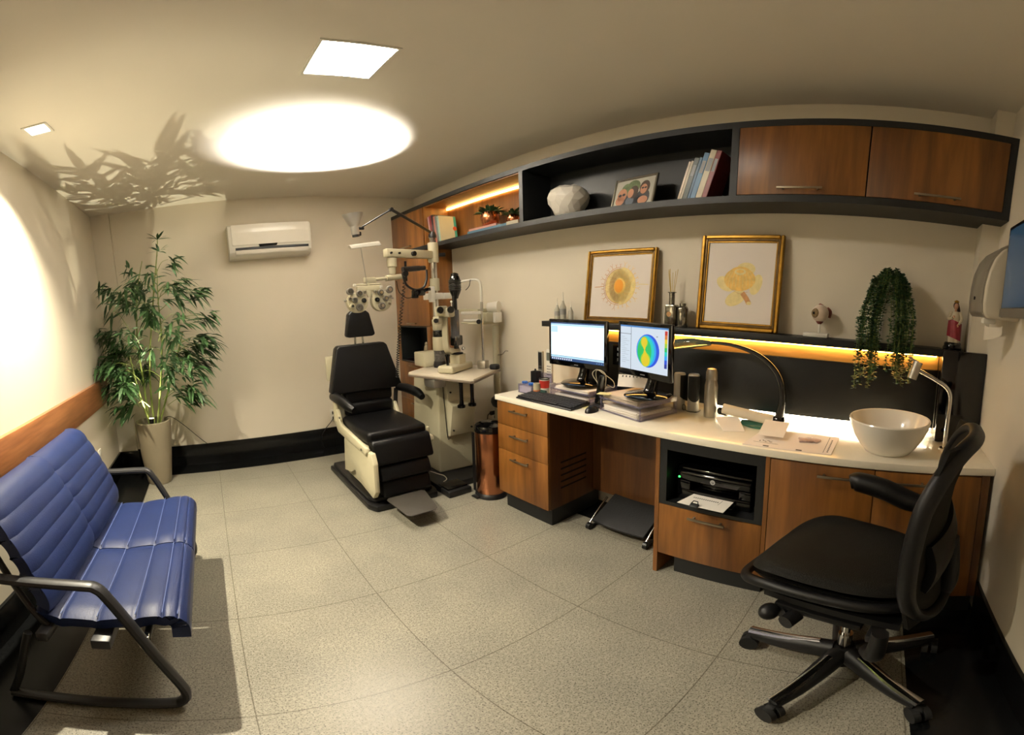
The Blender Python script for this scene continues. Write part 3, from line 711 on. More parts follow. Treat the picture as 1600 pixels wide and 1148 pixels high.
def draw_radial(b, X, hw):
    r = random.Random(2); R_ = hw*.46
    b.mi = 3; disc(b, X, (-R_*.15, 0), R_*.82, R_*.95, .0001); disc(b, X, (R_*.1, 0), R_*.8, R_*.9, .0001)
    for k in range(90):
        a = 2*PI*k/90; right = math.cos(a) < .1
        b.mi = 1 if right else 2
        r0 = R_*.30; r1 = R_*r.uniform(.86, 1.0)
        pts = [((r0+(r1-r0)*q)*math.cos(a+.05*math.sin(q*9+k)), (r0+(r1-r0)*q)*math.sin(a+.05*math.sin(q*9+k))) for q in (0, .25, .5, .75, 1)]
        stroke(b, X, pts, .0011, .0003)
    for k in range(26):
        a = 2*PI*k/26+.1; b.mi = 1 if math.cos(a) < 0 else 2
        L = R_*r.uniform(.16, .36); p0 = Vector((R_*math.cos(a), R_*math.sin(a))); d_ = Vector((math.cos(a), math.sin(a)))
        p1 = p0+d_*L*.5; stroke(b, X, [p0, p1], .003, .0003)
        for s_ in (-.6, .6):
            d2 = Vector((math.cos(a+s_), math.sin(a+s_))); stroke(b, X, [p1, p1+d2*L*.5], .002, .0003)
    b.mi = 2
    for q in (.92, 1.0): stroke(b, X, [(R_*q*math.cos(a_), R_*q*math.sin(a_)) for a_ in [PI*k/20-PI/2 for k in range(21)]], .003, .0004)
    b.mi = 1; stroke(b, X, [(-R_*.98*math.cos(a_), R_*.98*math.sin(a_)) for a_ in [PI*k/20-PI/2 for k in range(21)]], .0025, .0004)
    b.mi = 2; stroke(b, X, [(R_*1.0, 0), (R_*1.25, -.004), (R_*1.62, -.006)], .004, .0004); b.mi = 3; stroke(b, X, [(-R_*1.0, .004), (-R_*1.3, .01), (-R_*1.75, .008)], .004, .0004)
    b.mi = 1; disc(b, X, (.0, .0), R_*.36, R_*.42, .0005); b.mi = 4; disc(b, X, (.004, .0), R_*.27, R_*.35, .0007)
def draw_globe(b, X, hw):
    b.mi = 3; disc(b, X, (.075, -.01), .055, .035, .0001, rot=.5); disc(b, X, (-.03, .07), .05, .035, .0001); disc(b, X, (.015, -.085), .06, .036, .0001, rot=-.5)
    disc(b, X, (-.09, -.01), .03, .055, .0001, rot=.3)
    b.mi = 1; disc(b, X, (.0, .015), .085, .062, .0004); disc(b, X, (.0, .045), .06, .038, .0006)
    b.mi = 3
    for k in range(9):
        u = -0.07+.0175*k; stroke(b, X, [(u*.75, .055), (u*1.05, .02), (u*1.1, -.03)], .002, .0008)
    disc(b, X, (.0, .055), .032, .017, .0009); b.mi = 1; disc(b, X, (.0, .057), .02, .009, .0011)
    b.mi = 2; stroke(b, X, [(-.02, -.055), (-.045, -.085), (-.06, -.11)], .026, .0006); b.mi = 3; disc(b, X, (-.06, -.108), .013, .009, .0009)
    b.mi = 2; stroke(b, X, [(.055, .0), (.05, -.035), (.0, -.06), (-.05, -.05)], .0015, .0009)
picture(1.748, 2.250, .452, 'gilt framed print of a golden radial eye drawing above the left monitor', draw_radial)
picture(1.028, 1.478, .508, 'large gilt framed print of a golden layered eyeball drawing right of the diffuser', draw_globe, .042)
# ---- reed diffuser
t = thing('reed_diffuser', 'silver glass reed diffuser between the two gilt pictures', 'diffuser', (3.03, 1.625, ZL))
SILV = mat('mercury_glass', '8c887c', .18, .85, var=.35, scale=70)
build('bottle', B().cbox((3.03, 1.625, ZL+.062), (.062, .062, .12), .010).lathe([(.026, .118), (.016, .124), (.016, .185), (.024, .187), (.024, .191), (.011, .191)], (3.03, 1.625, ZL), 20), SILV, t)
build('label', B().absorb(B().lathe([(0, 0), (.014, 0), (.014, .001), (0, .001)], n=20).bm, Matrix.Translation((2.9985, 1.625, ZL+.07)) @ Matrix.Rotation(-PI/2, 4, 'Y')), mat('kraft_label', 'b48a5a', .6), t)
for k in range(7):
    a = k*.9; dx, dy = .022*math.cos(a), .05*(k/6-.4)
    build('reed', B().cyl((3.03+dx*.2, 1.625+dy*.15, ZL+.13), (3.03+dx, 1.625+dy, ZL+.318-.01*(k % 3)), .0014, n=6), mat('reed', 'c0a24e', .6), t)
t = thing('glass_bottle', 'short clear ribbed glass jar right of the reed diffuser', 'bottle', (3.045, 1.565, ZL))
build('body', B().lathe([(0, 0), (.030, 0), (.032, .01), (.032, .10), (.026, .112), (.018, .116), (.018, .13)], (3.045, 1.565, ZL), 20), SILV, t)
# ---- dropper bottles
for x_, y_, h_, r_, lab, nm in ((3.04, 2.487, .15, .019, 1, 'clear dropper bottle with grey label, leftmost on the ledge'), (3.035, 2.43, .19, .021, 1, 'tallest clear dropper bottle with grey label on the ledge'), (3.05, 2.375, .13, .016, 0, 'small unlabelled clear bottle beside the left gilt frame')):
    t = thing('dropper_bottle', nm, 'bottle', (x_, y_, ZL), group='dropper bottles on the ledge')
    c = (x_, y_, ZL+.001)
    build('body', B().lathe([(0, 0), (r_, 0), (r_, h_*.48), (r_*.45, h_*.62), (r_*.3, h_*.7)], c, 18), mat('frosted_plastic', 'd8d4c4', .25, trans=.4, var=.02), t)
    build('tip', B().lathe([(r_*.42, h_*.62), (r_*.16, h_*.8), (r_*.08, h_), (0, h_)], c, 10), WHITEP, t)
    if lab: build('label', B().lathe([(r_+.0006, h_*.22), (r_+.0006, h_*.42)], c, 18), mat('grey_label', '8a8a86', .6), t)
# ---- eye model
t = thing('eye_model', 'anatomical eyeball model on a white plinth on the ledge', 'eye model', (3.05, .835, ZL))
build('base', B().cbox((3.05, .835, ZL+.011), (.07, .12, .020), .003), WHITEP, t)
build('rod', B().cyl((3.05, .822, ZL+.02), (3.05, .822, ZL+.075), .006, n=12), WHITEP, t)
build('bracket', B().lathe([(.008, 0), (.016, .008), (.022, .02)], (3.05, .822, ZL+.065), 14), mat('red_brown', '6a3226', .5), t)
eye = build('eyeball', B().sph((3.05, .822, ZL+.118), .043, 24, 16), mat('eye_flesh', 'c9b8a6', .35, var=.1, scale=40), t)
d_ = Vector((-.8, .55, .03)).normalized(); Xe = Matrix.Translation(Vector((3.05, .822, ZL+.118))+d_*.0405) @ d_.to_track_quat('Z', 'Y').to_matrix().to_4x4()
build('iris', B().absorb(B().lathe([(.0, .004), (.008, .0045), (.009, .002), (.020, .001), (.024, -.004), (.021, -.012)], n=24).bm, Xe), mat('iris', '6e5a3a', .3, var=.5, scale=120), t)
build('pupil', B().absorb(B().lathe([(0, .006), (.007, .0055), (.008, .003)], n=16).bm, Xe), BLACKG, t)
build('muscle', B().tube([(3.06, .79, ZL+.145), (3.07, .775, ZL+.13), (3.075, .78, ZL+.10)], .008, 8, 5).tube([(3.07, .83, ZL+.16), (3.085, .82, ZL+.155)], .009, 8), mat('muscle_red', '8a4a3a', .5, var=.3, scale=30), t)
# ---- trailing plant
t = thing('trailing_plant', 'trailing string plant in a tall white ribbed pot, hanging over the ledge', 'potted plant', (3.03, .49, ZL))
pr = [(0, .002), (.034, .002)]+[(.040+.0022*(k % 2), .01+.0115*k) for k in range(22)]+[(.036, .265), (.033, .26), (.033, .24), (0, .24)]
build('pot', B().lathe(pr, (3.03, .492, ZL), 28), CERAM, t)
rr = random.Random(11); f = B(); st = B()
for k in range(64):
    left = k % 2 == 0
    y1_ = (.545 if left else .435)+rr.uniform(-.055, .055); yo = y1_+(.022 if left else -.020)*(1)+rr.uniform(-.01, .01)
    xo = 2.936+rr.uniform(-.022, .018); zb = rr.choice([1.22, 1.16, 1.10, 1.06, 1.25, 1.2])+rr.uniform(-.05, .03)
    ztop = 1.545+rr.uniform(-.02, .03)-abs(y1_-.49)**2*5
    P_ = [(3.03, .492+(.02 if left else -.02), ZL+.255), (3.0, .25*.492+.75*y1_, ztop+.02), (xo, y1_, ztop-.06), (xo-.005, yo, 1.35), (xo-.008, yo+rr.uniform(-.008, .008), zb)]
    V_ = [Vector(p) for p in P_]; Q = []
    for i in range(4):
        a = V_[max(i-1, 0)]; b_ = V_[i]; c = V_[i+1]; d = V_[min(i+2, 4)]
        nn = max(3, int((c-b_).length/.011))
        for q in range(nn):
            tt = q/nn; Q.append(.5*((2*b_)+(c-a)*tt+(2*a-5*b_+4*c-d)*tt*tt+(3*b_-a-3*c+d)*tt**3))
    st.tube(Q[::3]+[Q[-1]], .0012, 4)
    for q in Q:
        for _ in range(3):
            a = rr.uniform(0, 2*PI); leaf(f, q, (math.cos(a), math.sin(a), rr.uniform(-.3, .7)), .019, .0052, .1, rr)
build('strands', st, STEM, t); build('foliage', f, mat('string_leaf', '365a36', .45, var=.35, scale=30), t, sharp=180)
# ---- statuette
t = thing('statuette', 'painted religious statuette in white and crimson robes on the black casing', 'statuette', (3.035, .165, ZL))
c = (3.035, .165, ZL)
build('base', B().lathe([(0, 0), (.046, 0), (.048, .01), (.042, .018), (.042, .03), (.036, .036), (0, .036)], c, 24), BLACKG, t)
rob = mat('ivory_robe', 'c9bda2', .5); crim = mat('crimson_mantle', '8a2634', .45, var=.15, scale=30); skin = mat('skin_paint', 'b98a6c', .5); hairm = mat('brown_veil', '3c2820', .6)
def fig(u, v):
    a = 2*PI*u; z = .036+.150*v; r = (.026-.006*v+.006*math.sin(PI*v)-.004*max(0, v-.85)*6)*(1+.10*math.sin(7*a+2*v)*(1-v)); return (c[0]+r*math.cos(a)*.85, c[1]+r*math.sin(a), c[2]+z)
build('gown', B().grid(fig, 42, 20), rob, t, sharp=80)
def man(u, v):
    a = 1.3+PI*1.35*u; z = .055+.085*v; r = (.0355-.003*v)*(1+.04*math.sin(8*a+3*v)); return (c[0]+r*math.cos(a)*.9, c[1]+r*math.sin(a)-.002, c[2]+z+.012*math.sin(a))
build('mantle', B().slab(man, 34, 14, .004), crim, t, sharp=80)
build('head', B().sph((c[0]-.002, c[1], c[2]+.213), (.0125, .0115, .016), 14, 10).cyl((c[0], c[1], c[2]+.18), (c[0], c[1], c[2]+.205), .006, n=10).sph((c[0]-.0145, c[1], c[2]+.212), (.003, .0025, .004), 6, 5), skin, t)
build('hair', B().sph((c[0]+.004, c[1], c[2]+.216), (.0145, .0145, .019), 14, 10).tube([(c[0]+.008, c[1]-.008, c[2]+.215), (c[0]+.008, c[1]-.016, c[2]+.19), (c[0]+.008, c[1]-.02, c[2]+.165)], [.009, .008, .003], 8, 4), hairm, t)
build('crown', B().lathe([(.011, .0), (.0125, .008), (.010, .006), (.006, .012), (0, .012)], (c[0], c[1], c[2]+.23), 12), GOLD, t)
for sy in (-1, 1):
    build('arm', B().tube([(c[0], c[1]+sy*.018, c[2]+.185), (c[0]-.006, c[1]+sy*.031, c[2]+.15), (c[0]-.026, c[1]+sy*.016, c[2]+(.155 if sy > 0 else .125))], [.009, .009, .006], 8, 5), rob, t)
    hnd = B().sph((c[0]-.030, c[1]+sy*.012, c[2]+(.157 if sy > 0 else .122)), (.005, .004, .006), 8, 6)
    for k in range(4): hnd.tube([(c[0]-.032, c[1]+sy*.012+(k-1.5)*.0018, c[2]+(.160 if sy > 0 else .118)), (c[0]-.036, c[1]+sy*.011+(k-1.5)*.002, c[2]+(.166 if sy > 0 else .112))], .0011, 5)
    hnd.tube([(c[0]-.030, c[1]+sy*.008, c[2]+(.157 if sy > 0 else .122)), (c[0]-.034, c[1]+sy*.005, c[2]+(.160 if sy > 0 else .120))], .0012, 5)
    build('hand', hnd, skin, t)

t = thing('switch_plate', 'black switch plate with three silver buttons on the splash panel between the monitors', 'switch', (3.054, 1.99, 1.0))
build('plate', B().box((3.050, 1.955, .98), (3.0575, 2.035, 1.105), .002), BLACKG, t)
for z in (1.005, 1.035, 1.068): build('button', B().box((3.046, 1.975, z), (3.0502, 2.0, z+.018), .002), mat('silver_button', 'a8a8a4', .4, .3), t)
# ================================================================ things on the worktop
def monitor(name, label, c, rz, wd, ht, zb, base_z, screen_fn, extra=None):
    # local frame: screen faces -x, width along y; c = foot centre
    t = thing('monitor', label, 'monitor', (c[0], c[1], base_z), rz)
    z0 = zb-base_z; hw = wd/2
    b = B().box((-.03, -hw, z0), (-.008, hw, z0+ht), .007).box((-.008, -hw*.7, z0+.04), (.03, hw*.7, z0+ht-.04), .012)
    build('housing', b, BLACKG, t, local=True)
    sy0, sy1, sz0, sz1 = -hw+.022, hw-.022, z0+.034, z0+ht-.020
    s_, ms = screen_fn(sy0, sy1, sz0, sz1); build('screen', s_, ms, t, local=True)
    build('badge', B().box((-.0308, -.016, z0+.014), (-.0300, .016, z0+.0185)), mat('badge_grey', '77777a', .4), t, local=True)
    build('stand', B().tube([(.035, 0, z0+.10), (.045, 0, z0-.01), (.03, 0, .03), (.02, 0, .006)], [.028, .03, .034, .04], 14, 5), BLACKG, t, local=True)
    build('base', B().lathe([(0, 0), (.118, 0), (.125, .005), (.118, .011), (.05, .02), (0, .022)], (.01, 0, 0), 36, ry=.95), BLACKG, t, local=True)
    return t
def emat(name, col, e): return mat(name, '101010', .6, emit=e, ecol=col, var=0)
def scr_doc(y0, y1, z0, z1):
    b = B(); x = -.0305
    b.m(0).box((x, y0, z0), (-.03, y1, z1))
    H_ = z1-z0; W_ = y1-y0
    b.m(1).box((x-.0004, y0, z1-H_*.035), (x, y1, z1)); b.m(1).box((x-.0004, y0, z0), (x, y1, z0+H_*.075))
    b.m(2).box((x-.0004, y0, z1-H_*.085), (x, y1, z1-H_*.038)); b.m(2).box((x-.0003, y0, z0+H_*.078), (x, y1, z0+H_*.13)); b.m(2).box((x-.0004, y1-W_*.14, z1-H_*.26), (x, y1-.004, z1-H_*.10))
    for k in range(4): b.m(3).box((x-.0006, y1-W_*.12, z1-H_*(.14+.03*k)), (x-.0004, y1-W_*.03, z1-H_*(.135+.03*k)))
    b.m(1).box((x-.0004, y0, z0+H_*.115), (x-.0001, y1, z0+H_*.122))
    for k in range(10): b.m(3).box((x-.0008, y1-W_*(.02+.042*k)-.009, z0+H_*.018), (x-.0004, y1-W_*(.02+.042*k), z0+H_*.058))
    for k in range(3): b.m(4).box((x-.0008, y0+.01+k*.018, z0+H_*.02), (x-.0004, y0+.02+k*.018, z0+H_*.045))
    return b, [emat('screen_white', 'dfeeff', 1.35), emat('screen_navy', '2c5c9c', .5), emat('screen_pale_blue', 'b4dcf0', 1.0), emat('screen_light', 'f0f4ff', .9), emat('screen_mid', '7aa4d0', .6)]
def scr_map(y0, y1, z0, z1):
    b = B(); x = -.0305; H_ = z1-z0; W_ = y1-y0
    b.m(0).box((x, y0, z0), (-.03, y1, z1))
    L = lambda u: y1-W_*u           # u to the right as seen
    Zz = lambda v: z1-H_*v          # v downwards
    b.m(1).box((x-.0004, y0, Zz(.035)), (x, y1, z1))
    b.m(2).box((x-.0006, L(.245), z0), (x-.0003, L(.238), Zz(.03))); b.m(2).box((x-.0006, L(.24), Zz(.20)), (x-.0003, y1, Zz(.19)))
    for k in range(14): b.m(3).box((x-.0006, L(.05+.13*((k*7) % 5)/5+.05), Zz(.27+.045*k)), (x-.0003, L(.03), Zz(.265+.045*k)))
    def ell(mi, cu, cv, ru, rv, d, n=40):
        b.mi = mi; V = [(x-d, L(cu)+W_*ru*math.cos(2*PI*k/n), Zz(cv)+H_*rv*math.sin(2*PI*k/n)) for k in range(n)]; b.raw(V, [tuple(range(n))])
    ell(4, .60, .53, .235, .365, .0006); ell(5, .575, .535, .20, .345, .0008); ell(6, .56, .54, .175, .33, .0010); ell(7, .535, .55, .145, .29, .0012)
    ell(8, .53, .34, .075, .12, .0014); ell(8, .56, .73, .10, .155, .0014); ell(9, .53, .34, .058, .10, .0016); ell(9, .56, .74, .08, .13, .0016)
    b.mi = 9; V = [(x-.0016, L(.49), Zz(.42)), (x-.0016, L(.57), Zz(.42)), (x-.0016, L(.55), Zz(.51)), (x-.0016, L(.62), Zz(.66)), (x-.0016, L(.50), Zz(.66)), (x-.0016, L(.53), Zz(.51))]
    b.raw(V, [(0, 1, 2, 5), (5, 2, 3, 4)])
    for k, mi in enumerate((10, 11, 9, 8, 7, 6, 5, 4, 12)): b.m(mi).box((x-.0006, L(.985), Zz(.06+.088*(k+1))), (x-.0003, L(.935), Zz(.06+.088*k)))
    b.m(3).box((x-.0006, L(.80), Zz(.21)), (x-.0003, L(.77), Zz(.19)))
    cols = [('map_bg', 'c4d0dc', 1.0), ('map_top', '4a86c8', .8), ('map_line', '40505c', .4), ('map_text', '8c9aa8', .6), ('map_blue', '1a4ee0', .8), ('map_azure', '1f9fe8', .9), ('map_cyan', '16c8c0', .9), ('map_green', '22c060', .85),
            ('map_lime', 'a0c832', .9), ('map_yellow', 'd8c022', .95), ('map_red', 'c83028', .8), ('map_orange', 'd87a30', .85), ('map_navy', '1838a8', .7)]
    return b, [emat(n_, c_, e_) for n_, c_, e_ in cols]
O1Z = .868; O2Z = .898
monitor('', 'left black monitor showing a white document page', (2.895, 2.168), math.radians(-3), .478, .287, .968, O1Z, scr_doc)
monitor('', 'right black monitor showing a blue, green and yellow eye map', (2.745, 1.600), math.radians(-15), .385, .275, .993, O2Z, scr_map)
# acrylic letter trays (local frame, rotated)
def tray(label, loc, rz, dx, dy, zs, papers):
    t = thing('letter_tray', label, 'letter tray', (loc[0], loc[1], HD), rz)
    for z in zs:
        b = B().box((0, 0, z), (dx, dy, z+.003)).box((0, dy-.003, z+.003), (dx, dy, z+.026)).box((0, 0, z+.003), (dx, .003, z+.026)).box((dx-.003, .003, z+.003), (dx, dy-.003, z+.026)).box((0, .003, z+.003), (.003, dy-.003, z+.010))
        build('tray', b, ACRYL, t, local=True)
    posts = ((.006, .006), (.006, dy-.006), (dx-.006, .006), (dx-.006, dy-.006))
    for x, y in posts: build('post', B().cyl((x, y, .003), (x, y, zs[-1]), .004, n=8), ACRYL, t, local=True)
    return t
t1_ = tray('violet clear acrylic letter tray under the left monitor', (2.785, 2.00), math.radians(-3), .25, .33, (.0, .045), 0)
t2_ = tray('violet clear acrylic letter tray under the right monitor', (2.655, 1.580), math.radians(-14), .27, .315, (.0, .066), 0)
def sheets(label, loc, rz, z, n, dx, dy, m_=PAPER, seed=1, group=None):
    # a small pile of sheets
    r = random.Random(seed); b = B(); h = 0
    for k in range(n):
        th = .0012+r.random()*.0015
        b.cbox((dx/2+r.uniform(-.006, .006), dy/2+r.uniform(-.006, .006), h+th/2), (dx, dy, th), rz=r.uniform(-.05, .05)); h += th+.0003
    o = build('paper_stack', b, m_); o.location = (loc[0], loc[1], z); o.rotation_euler = (0, 0, rz)
    o['label'] = label; o['category'] = 'paper'
    if group: o['group'] = group
    return o
sheets('pile of white sheets in the upper level of the left acrylic tray', (2.80, 2.025), math.radians(-3), HD+.0485, 9, .215, .27, seed=1)
sheets('white sheets in the lower level of the left acrylic tray', (2.80, 2.025), math.radians(-3), HD+.0035, 8, .215, .27, seed=2)
sheets('pile of papers in the upper level of the right acrylic tray', (2.672, 1.60), math.radians(-14), HD+.0695, 12, .24, .265, mat('buff_paper', 'cdbfae', .8), seed=3)
sheets('white sheets in the lower level of the right acrylic tray', (2.672, 1.60), math.radians(-14), HD+.0035, 14, .24, .265, seed=4)
sheets('small pale yellow note at the left corner of the right acrylic tray', (2.70, 1.80), math.radians(12), HD+.0975-.001, 1, .05, .07, PAPERY, seed=5)
sheets('yellow note lying on the worktop beside the mouse', (2.70, 1.93), math.radians(10), HD+.0004, 1, .07, .05, PAPERY, seed=6)
# keyboard
t = thing('keyboard', 'black computer keyboard at the left end of the worktop', 'keyboard', (2.69, 2.205, HD), math.radians(-1))
build('case', B().prism([(-.082, 0), (.078, 0), (.078, .022), (-.078, .010), (-.082, .006)], 'y', -.225, .225, .002), BLACKP, t, local=True)
kb = B(); tilt = math.atan2(.012, .156)
for r_ in range(6):
    for k in range(22):
        if r_ == 0 and 4 < k < 10: continue
        x = -.064+r_*.0245; y = -.212+k*.0200; kb.cbox((x, y+.002, .0155+(x+.078)*.077), (.0195, .0172, .006), .0012, 1, ry=-tilt)
kb.cbox((-.064, -.055, .0155+.014*.077), (.0195, .10, .006), .0012, 1, ry=-tilt)
ko = build('keys', kb, mat('key_black', '17171a', .5, var=.2, scale=60), t, local=True)
t = thing('mouse', 'black computer mouse to the right of the keyboard', 'mouse', (2.675, 1.895, HD), math.radians(8))
b = B().sph((0, 0, .0), (.052, .030, .034), 20, 12)
for v in b.bm.verts:
    if v.co.z < 0: v.co.z = 0
build('shell', b, BLACKP, t, local=True); build('wheel', B().cyl((-.028, -.004, .026), (-.028, .004, .026), .008, n=12), BLACKM, t, local=True)
# items left of the monitor
t = thing('sample_box', 'small clear acrylic box with white cards left of the keyboard', 'box', (2.80, 2.47, HD))
build('box', B().box((2.735, 2.42, HD+.001), (2.86, 2.55, HD+.004)).box((2.735, 2.42, HD+.004), (2.739, 2.55, HD+.055)).box((2.856, 2.42, HD+.004), (2.86, 2.55, HD+.055)).box((2.739, 2.42, HD+.004), (2.856, 2.424, HD+.055)).box((2.739, 2.546, HD+.004), (2.856, 2.55, HD+.055)).box((2.735, 2.42, HD+.055), (2.86, 2.55, HD+.058)), ACRYL, t)
build('cards', B().box((2.742, 2.435, HD+.006), (2.80, 2.54, HD+.045)), PAPER, t)
ZK = HD+.0582
BLUEP = mat('blue_plastic', '2a5fb0', .4)
for (x, y, nm) in ((2.765, 2.518, 'blue plastic bottle cap on the acrylic box, left one'), (2.755, 2.447, 'blue plastic bottle cap on the acrylic box, right one near the red cup')):
    b = B()  # blue bottle caps lying on the acrylic box
    for a in (0, .9, 1.8): b.cbox((x, y, ZK+.008), (.042, .014, .014), .005, rz=a)
    solo('bottle_cap', b, BLUEP, nm, 'cap')
t = thing('holder', 'small black open pen box behind the blue caps', 'box', (2.835, 2.485, ZK))
build('body', B().box((2.812, 2.462, ZK), (2.856, 2.512, ZK+.003)).box((2.812, 2.462, ZK+.003), (2.815, 2.512, ZK+.075)).box((2.853, 2.462, ZK+.003), (2.856, 2.512, ZK+.075)).box((2.815, 2.462, ZK+.003), (2.853, 2.465, ZK+.075)).box((2.815, 2.509, ZK+.003), (2.853, 2.512, ZK+.075)), BLACKP, t)
build('knob', B().sph((2.83, 2.487, ZK+.085), .007, 10, 8).cyl((2.83, 2.487, ZK+.003), (2.83, 2.487, ZK+.085), .0025, n=8), BLACKP, t)
def remote(x, y, z, h, w_, m1, m2, nm, screen):
    t = thing('remote_control', nm, 'remote control', (x, y, z))
    b = B().box((x-.010, y-w_/2, z), (x+.010, y+w_/2, z+h), .007, 3); build('body', b, m1, t)
    build('face', B().box((x-.0112, y-w_/2+.006, z+h*screen[0]), (x-.0098, y+w_/2-.006, z+h*screen[1]), .001), m2, t)
    k = B()
    for i in range(5):
        for j in range(3): k.cbox((x-.0105, y+(j-1)*w_*.24, z+h*(.15+.085*i)), (.003, w_*.14, h*.035), .001)
    build('buttons', k, mat('button_grey', '6a6a66', .5), t)
remote(2.90, 2.505, ZK+.0, .20, .044, mat('grey_plastic', '8e8b80', .4), BLACKP, 'grey remote control standing upright, left one', (.38, .95))
remote(2.90, 2.425, ZK+.0, .215, .05, WHITEP, mat('lcd_grey', '5a5e56', .3), 'white air conditioner remote standing upright beside the monitor', (.66, .9))
t = thing('remote_holder', 'clear acrylic holder behind the black pen box for two remotes', 'holder', (2.90, 2.465, HD))
build('cup', B().box((2.884, 2.39, HD+.001), (2.918, 2.54, HD+.057)).box((2.884, 2.39, HD+.057), (2.8865, 2.54, HD+.12)), ACRYL, t)
t = thing('cup', 'white and red cup with black rim left of the left monitor', 'cup', (2.80, 2.375, HD))
build('body', B().lathe([(0, 0), (.028, 0), (.032, .10), (.030, .10), (.027, .004), (0, .004)], (2.80, 2.375, HD+.001), 24), WHITEP, t)
build('band', B().lathe([(.0305, .045), (.0328, .092)], (2.80, 2.375, HD+.001), 24), mat('red_print', 'b03024', .4), t)
build('rim', B().lathe([(.033, .098), (.034, .104), (.030, .104), (.029, .098)], (2.80, 2.375, HD+.001), 24), BLACKP, t)
t = thing('cup', 'small cream beaker with orange stripe in front of the red cup', 'cup', (2.765, 2.398, HD))
build('body', B().lathe([(0, 0), (.022, 0), (.022, .075), (.019, .075), (.019, .004), (0, .004)], (2.758, 2.40, HD+.001), 20), CREAM, t)
build('band', B().lathe([(.0225, .015), (.0225, .035)], (2.758, 2.40, HD+.001), 20), mat('orange_print', 'c87848', .5), t)
solo('card_holder', B().cbox((2.752, 2.335, HD+.022), (.016, .048, .042), .006).cbox((2.744, 2.345, HD+.004), (.02, .05, .006), .001), mat('dark_green_plastic', '1c3a34', .5), 'small dark green card holder behind the keyboard', 'holder')
# cordless phone / black stand with cable
t = thing('telephone', 'black handset upright in its cradle between the monitors with pale cable looped over', 'telephone', (2.785, 1.925, HD))
build('cradle', B().cbox((2.785, 1.930, HD+.008), (.09, .07, .014), .005), BLACKP, t)
build('handset', B().cbox((2.790, 1.925, HD+.095), (.026, .046, .165), .009, rx=.10, ry=.12), BLACKG, t)
build('cable', B().tube([(2.800, 1.940, HD+.08), (2.795, 1.960, HD+.16), (2.785, 1.950, HD+.20), (2.785, 1.920, HD+.205), (2.790, 1.890, HD+.18), (2.800, 1.900, HD+.11)], .0022, 6, 6).tube([(2.790, 1.945, HD+.13), (2.780, 1.975, HD+.18), (2.780, 1.945, HD+.208), (2.785, 1.905, HD+.19), (2.810, 1.855, HD+.15), (2.830, 1.865, HD+.11), (2.825, 1.905, HD+.12)], .0022, 6, 6), mat('pale_cable', 'b8b09c', .5), t)
t = thing('desk_calendar', 'white spiral desk calendar standing left of the right monitor foot', 'calendar', (2.85, 1.765, HD+.10))
X = Matrix.Translation((2.865, 1.765, HD+.118)) @ Matrix.Rotation(math.radians(18), 4, 'Z')
build('pages', B().box((-.003, -.085, 0), (0, .085, .068), 0, 1, X @ Matrix.Rotation(.35, 4, 'Y')), PAPER, t)
sp = B()
for k in range(7): sp.tube([X @ Vector((.018, -.06+.02*k, .060)), X @ Vector((.014, -.06+.02*k, .052))], .003, 6)
build('spiral', sp, BLACKP, t)
# speakers
for y, x, g0, g1, nm in ((1.552, 3.012, 212, 140, 'silver and black cylindrical speaker, the left of two behind the steel flask'), (1.470, 3.020, 140, 150, 'silver and black cylindrical speaker beside the steel flask')):
    t = thing('speaker', nm, 'speaker', (x, y, HD), group='desk speakers')
    build('body', B().lathe([(0, 0), (.030, 0), (.032, .004), (.032, .195), (.028, .202), (0, .202)], (x, y, HD), 28), mat('silver_plastic', 'b8b4aa', .35, .25), t)
    g = B()
    def gf(u, v): a = math.radians(g0+g1*u); return (x+.0328*math.cos(a), y+.0328*math.sin(a), HD+.075-.022*math.sin(PI*u)+(.118+.022*math.sin(PI*u))*v)
    g.grid(gf, 16, 4); build('grille', g, BLACKM, t)
solo('speaker_cable', B().tube([(2.985, 1.50, HD+.006), (2.965, 1.505, HD+.012), (2.975, 1.512, HD+.035), (2.985, 1.50, HD+.03), (2.975, 1.49, HD+.006), (2.972, 1.44, HD+.004), (2.99, 1.425, HD+.004), (3.03, 1.43, HD+.004)], .002, 6, 6), BLACKP, 'thin cable looping at the feet of the two speakers', 'cable')
# flask
t = thing('flask', 'tall brushed steel vacuum flask on the worktop', 'flask', (2.955, 1.34, HD))
build('body', B().lathe([(0, 0), (.034, 0), (.035, .004), (.0345, .165), (.029, .19), (.0285, .196)], (2.955, 1.34, HD), 32), STEEL, t)
build('cup_lid', B().lathe([(.030, .197), (.0305, .199), (.0295, .235), (.024, .252), (.012, .256), (0, .256)], (2.955, 1.34, HD), 32), STEEL, t)
# magnifier lamp
t = thing('desk_lamp', 'arched dark translucent desk lamp on a round green glass base', 'lamp', (2.985, 1.035, HD))
build('base', B().lathe([(0, 0), (.100, 0), (.106, .004), (.106, .010), (.100, .014), (0, .014)], (2.955, 1.06, HD), 44), GREENG, t)
build('foot', B().lathe([(0, 0), (.032, 0), (.034, .005), (.028, .022), (.018, .03), (0, .032)], (2.995, .985, HD+.014), 24), BLACKG, t)
build('arched_arm', B().tube([(2.995, .985, HD+.03), (2.998, .972, HD+.12), (3.0, .985, HD+.21), (3.0, 1.035, HD+.285), (2.997, 1.125, HD+.345), (2.99, 1.25, HD+.378), (2.98, 1.38, HD+.382), (2.97, 1.44, HD+.374)], [.026, .023, .020, .017, .013, .010, .008, .006], 16, 8, sx=.9), mat('smoked_acrylic', '1c1b1a', .08, .0, var=.1, trans=.15, coat=.6), t)
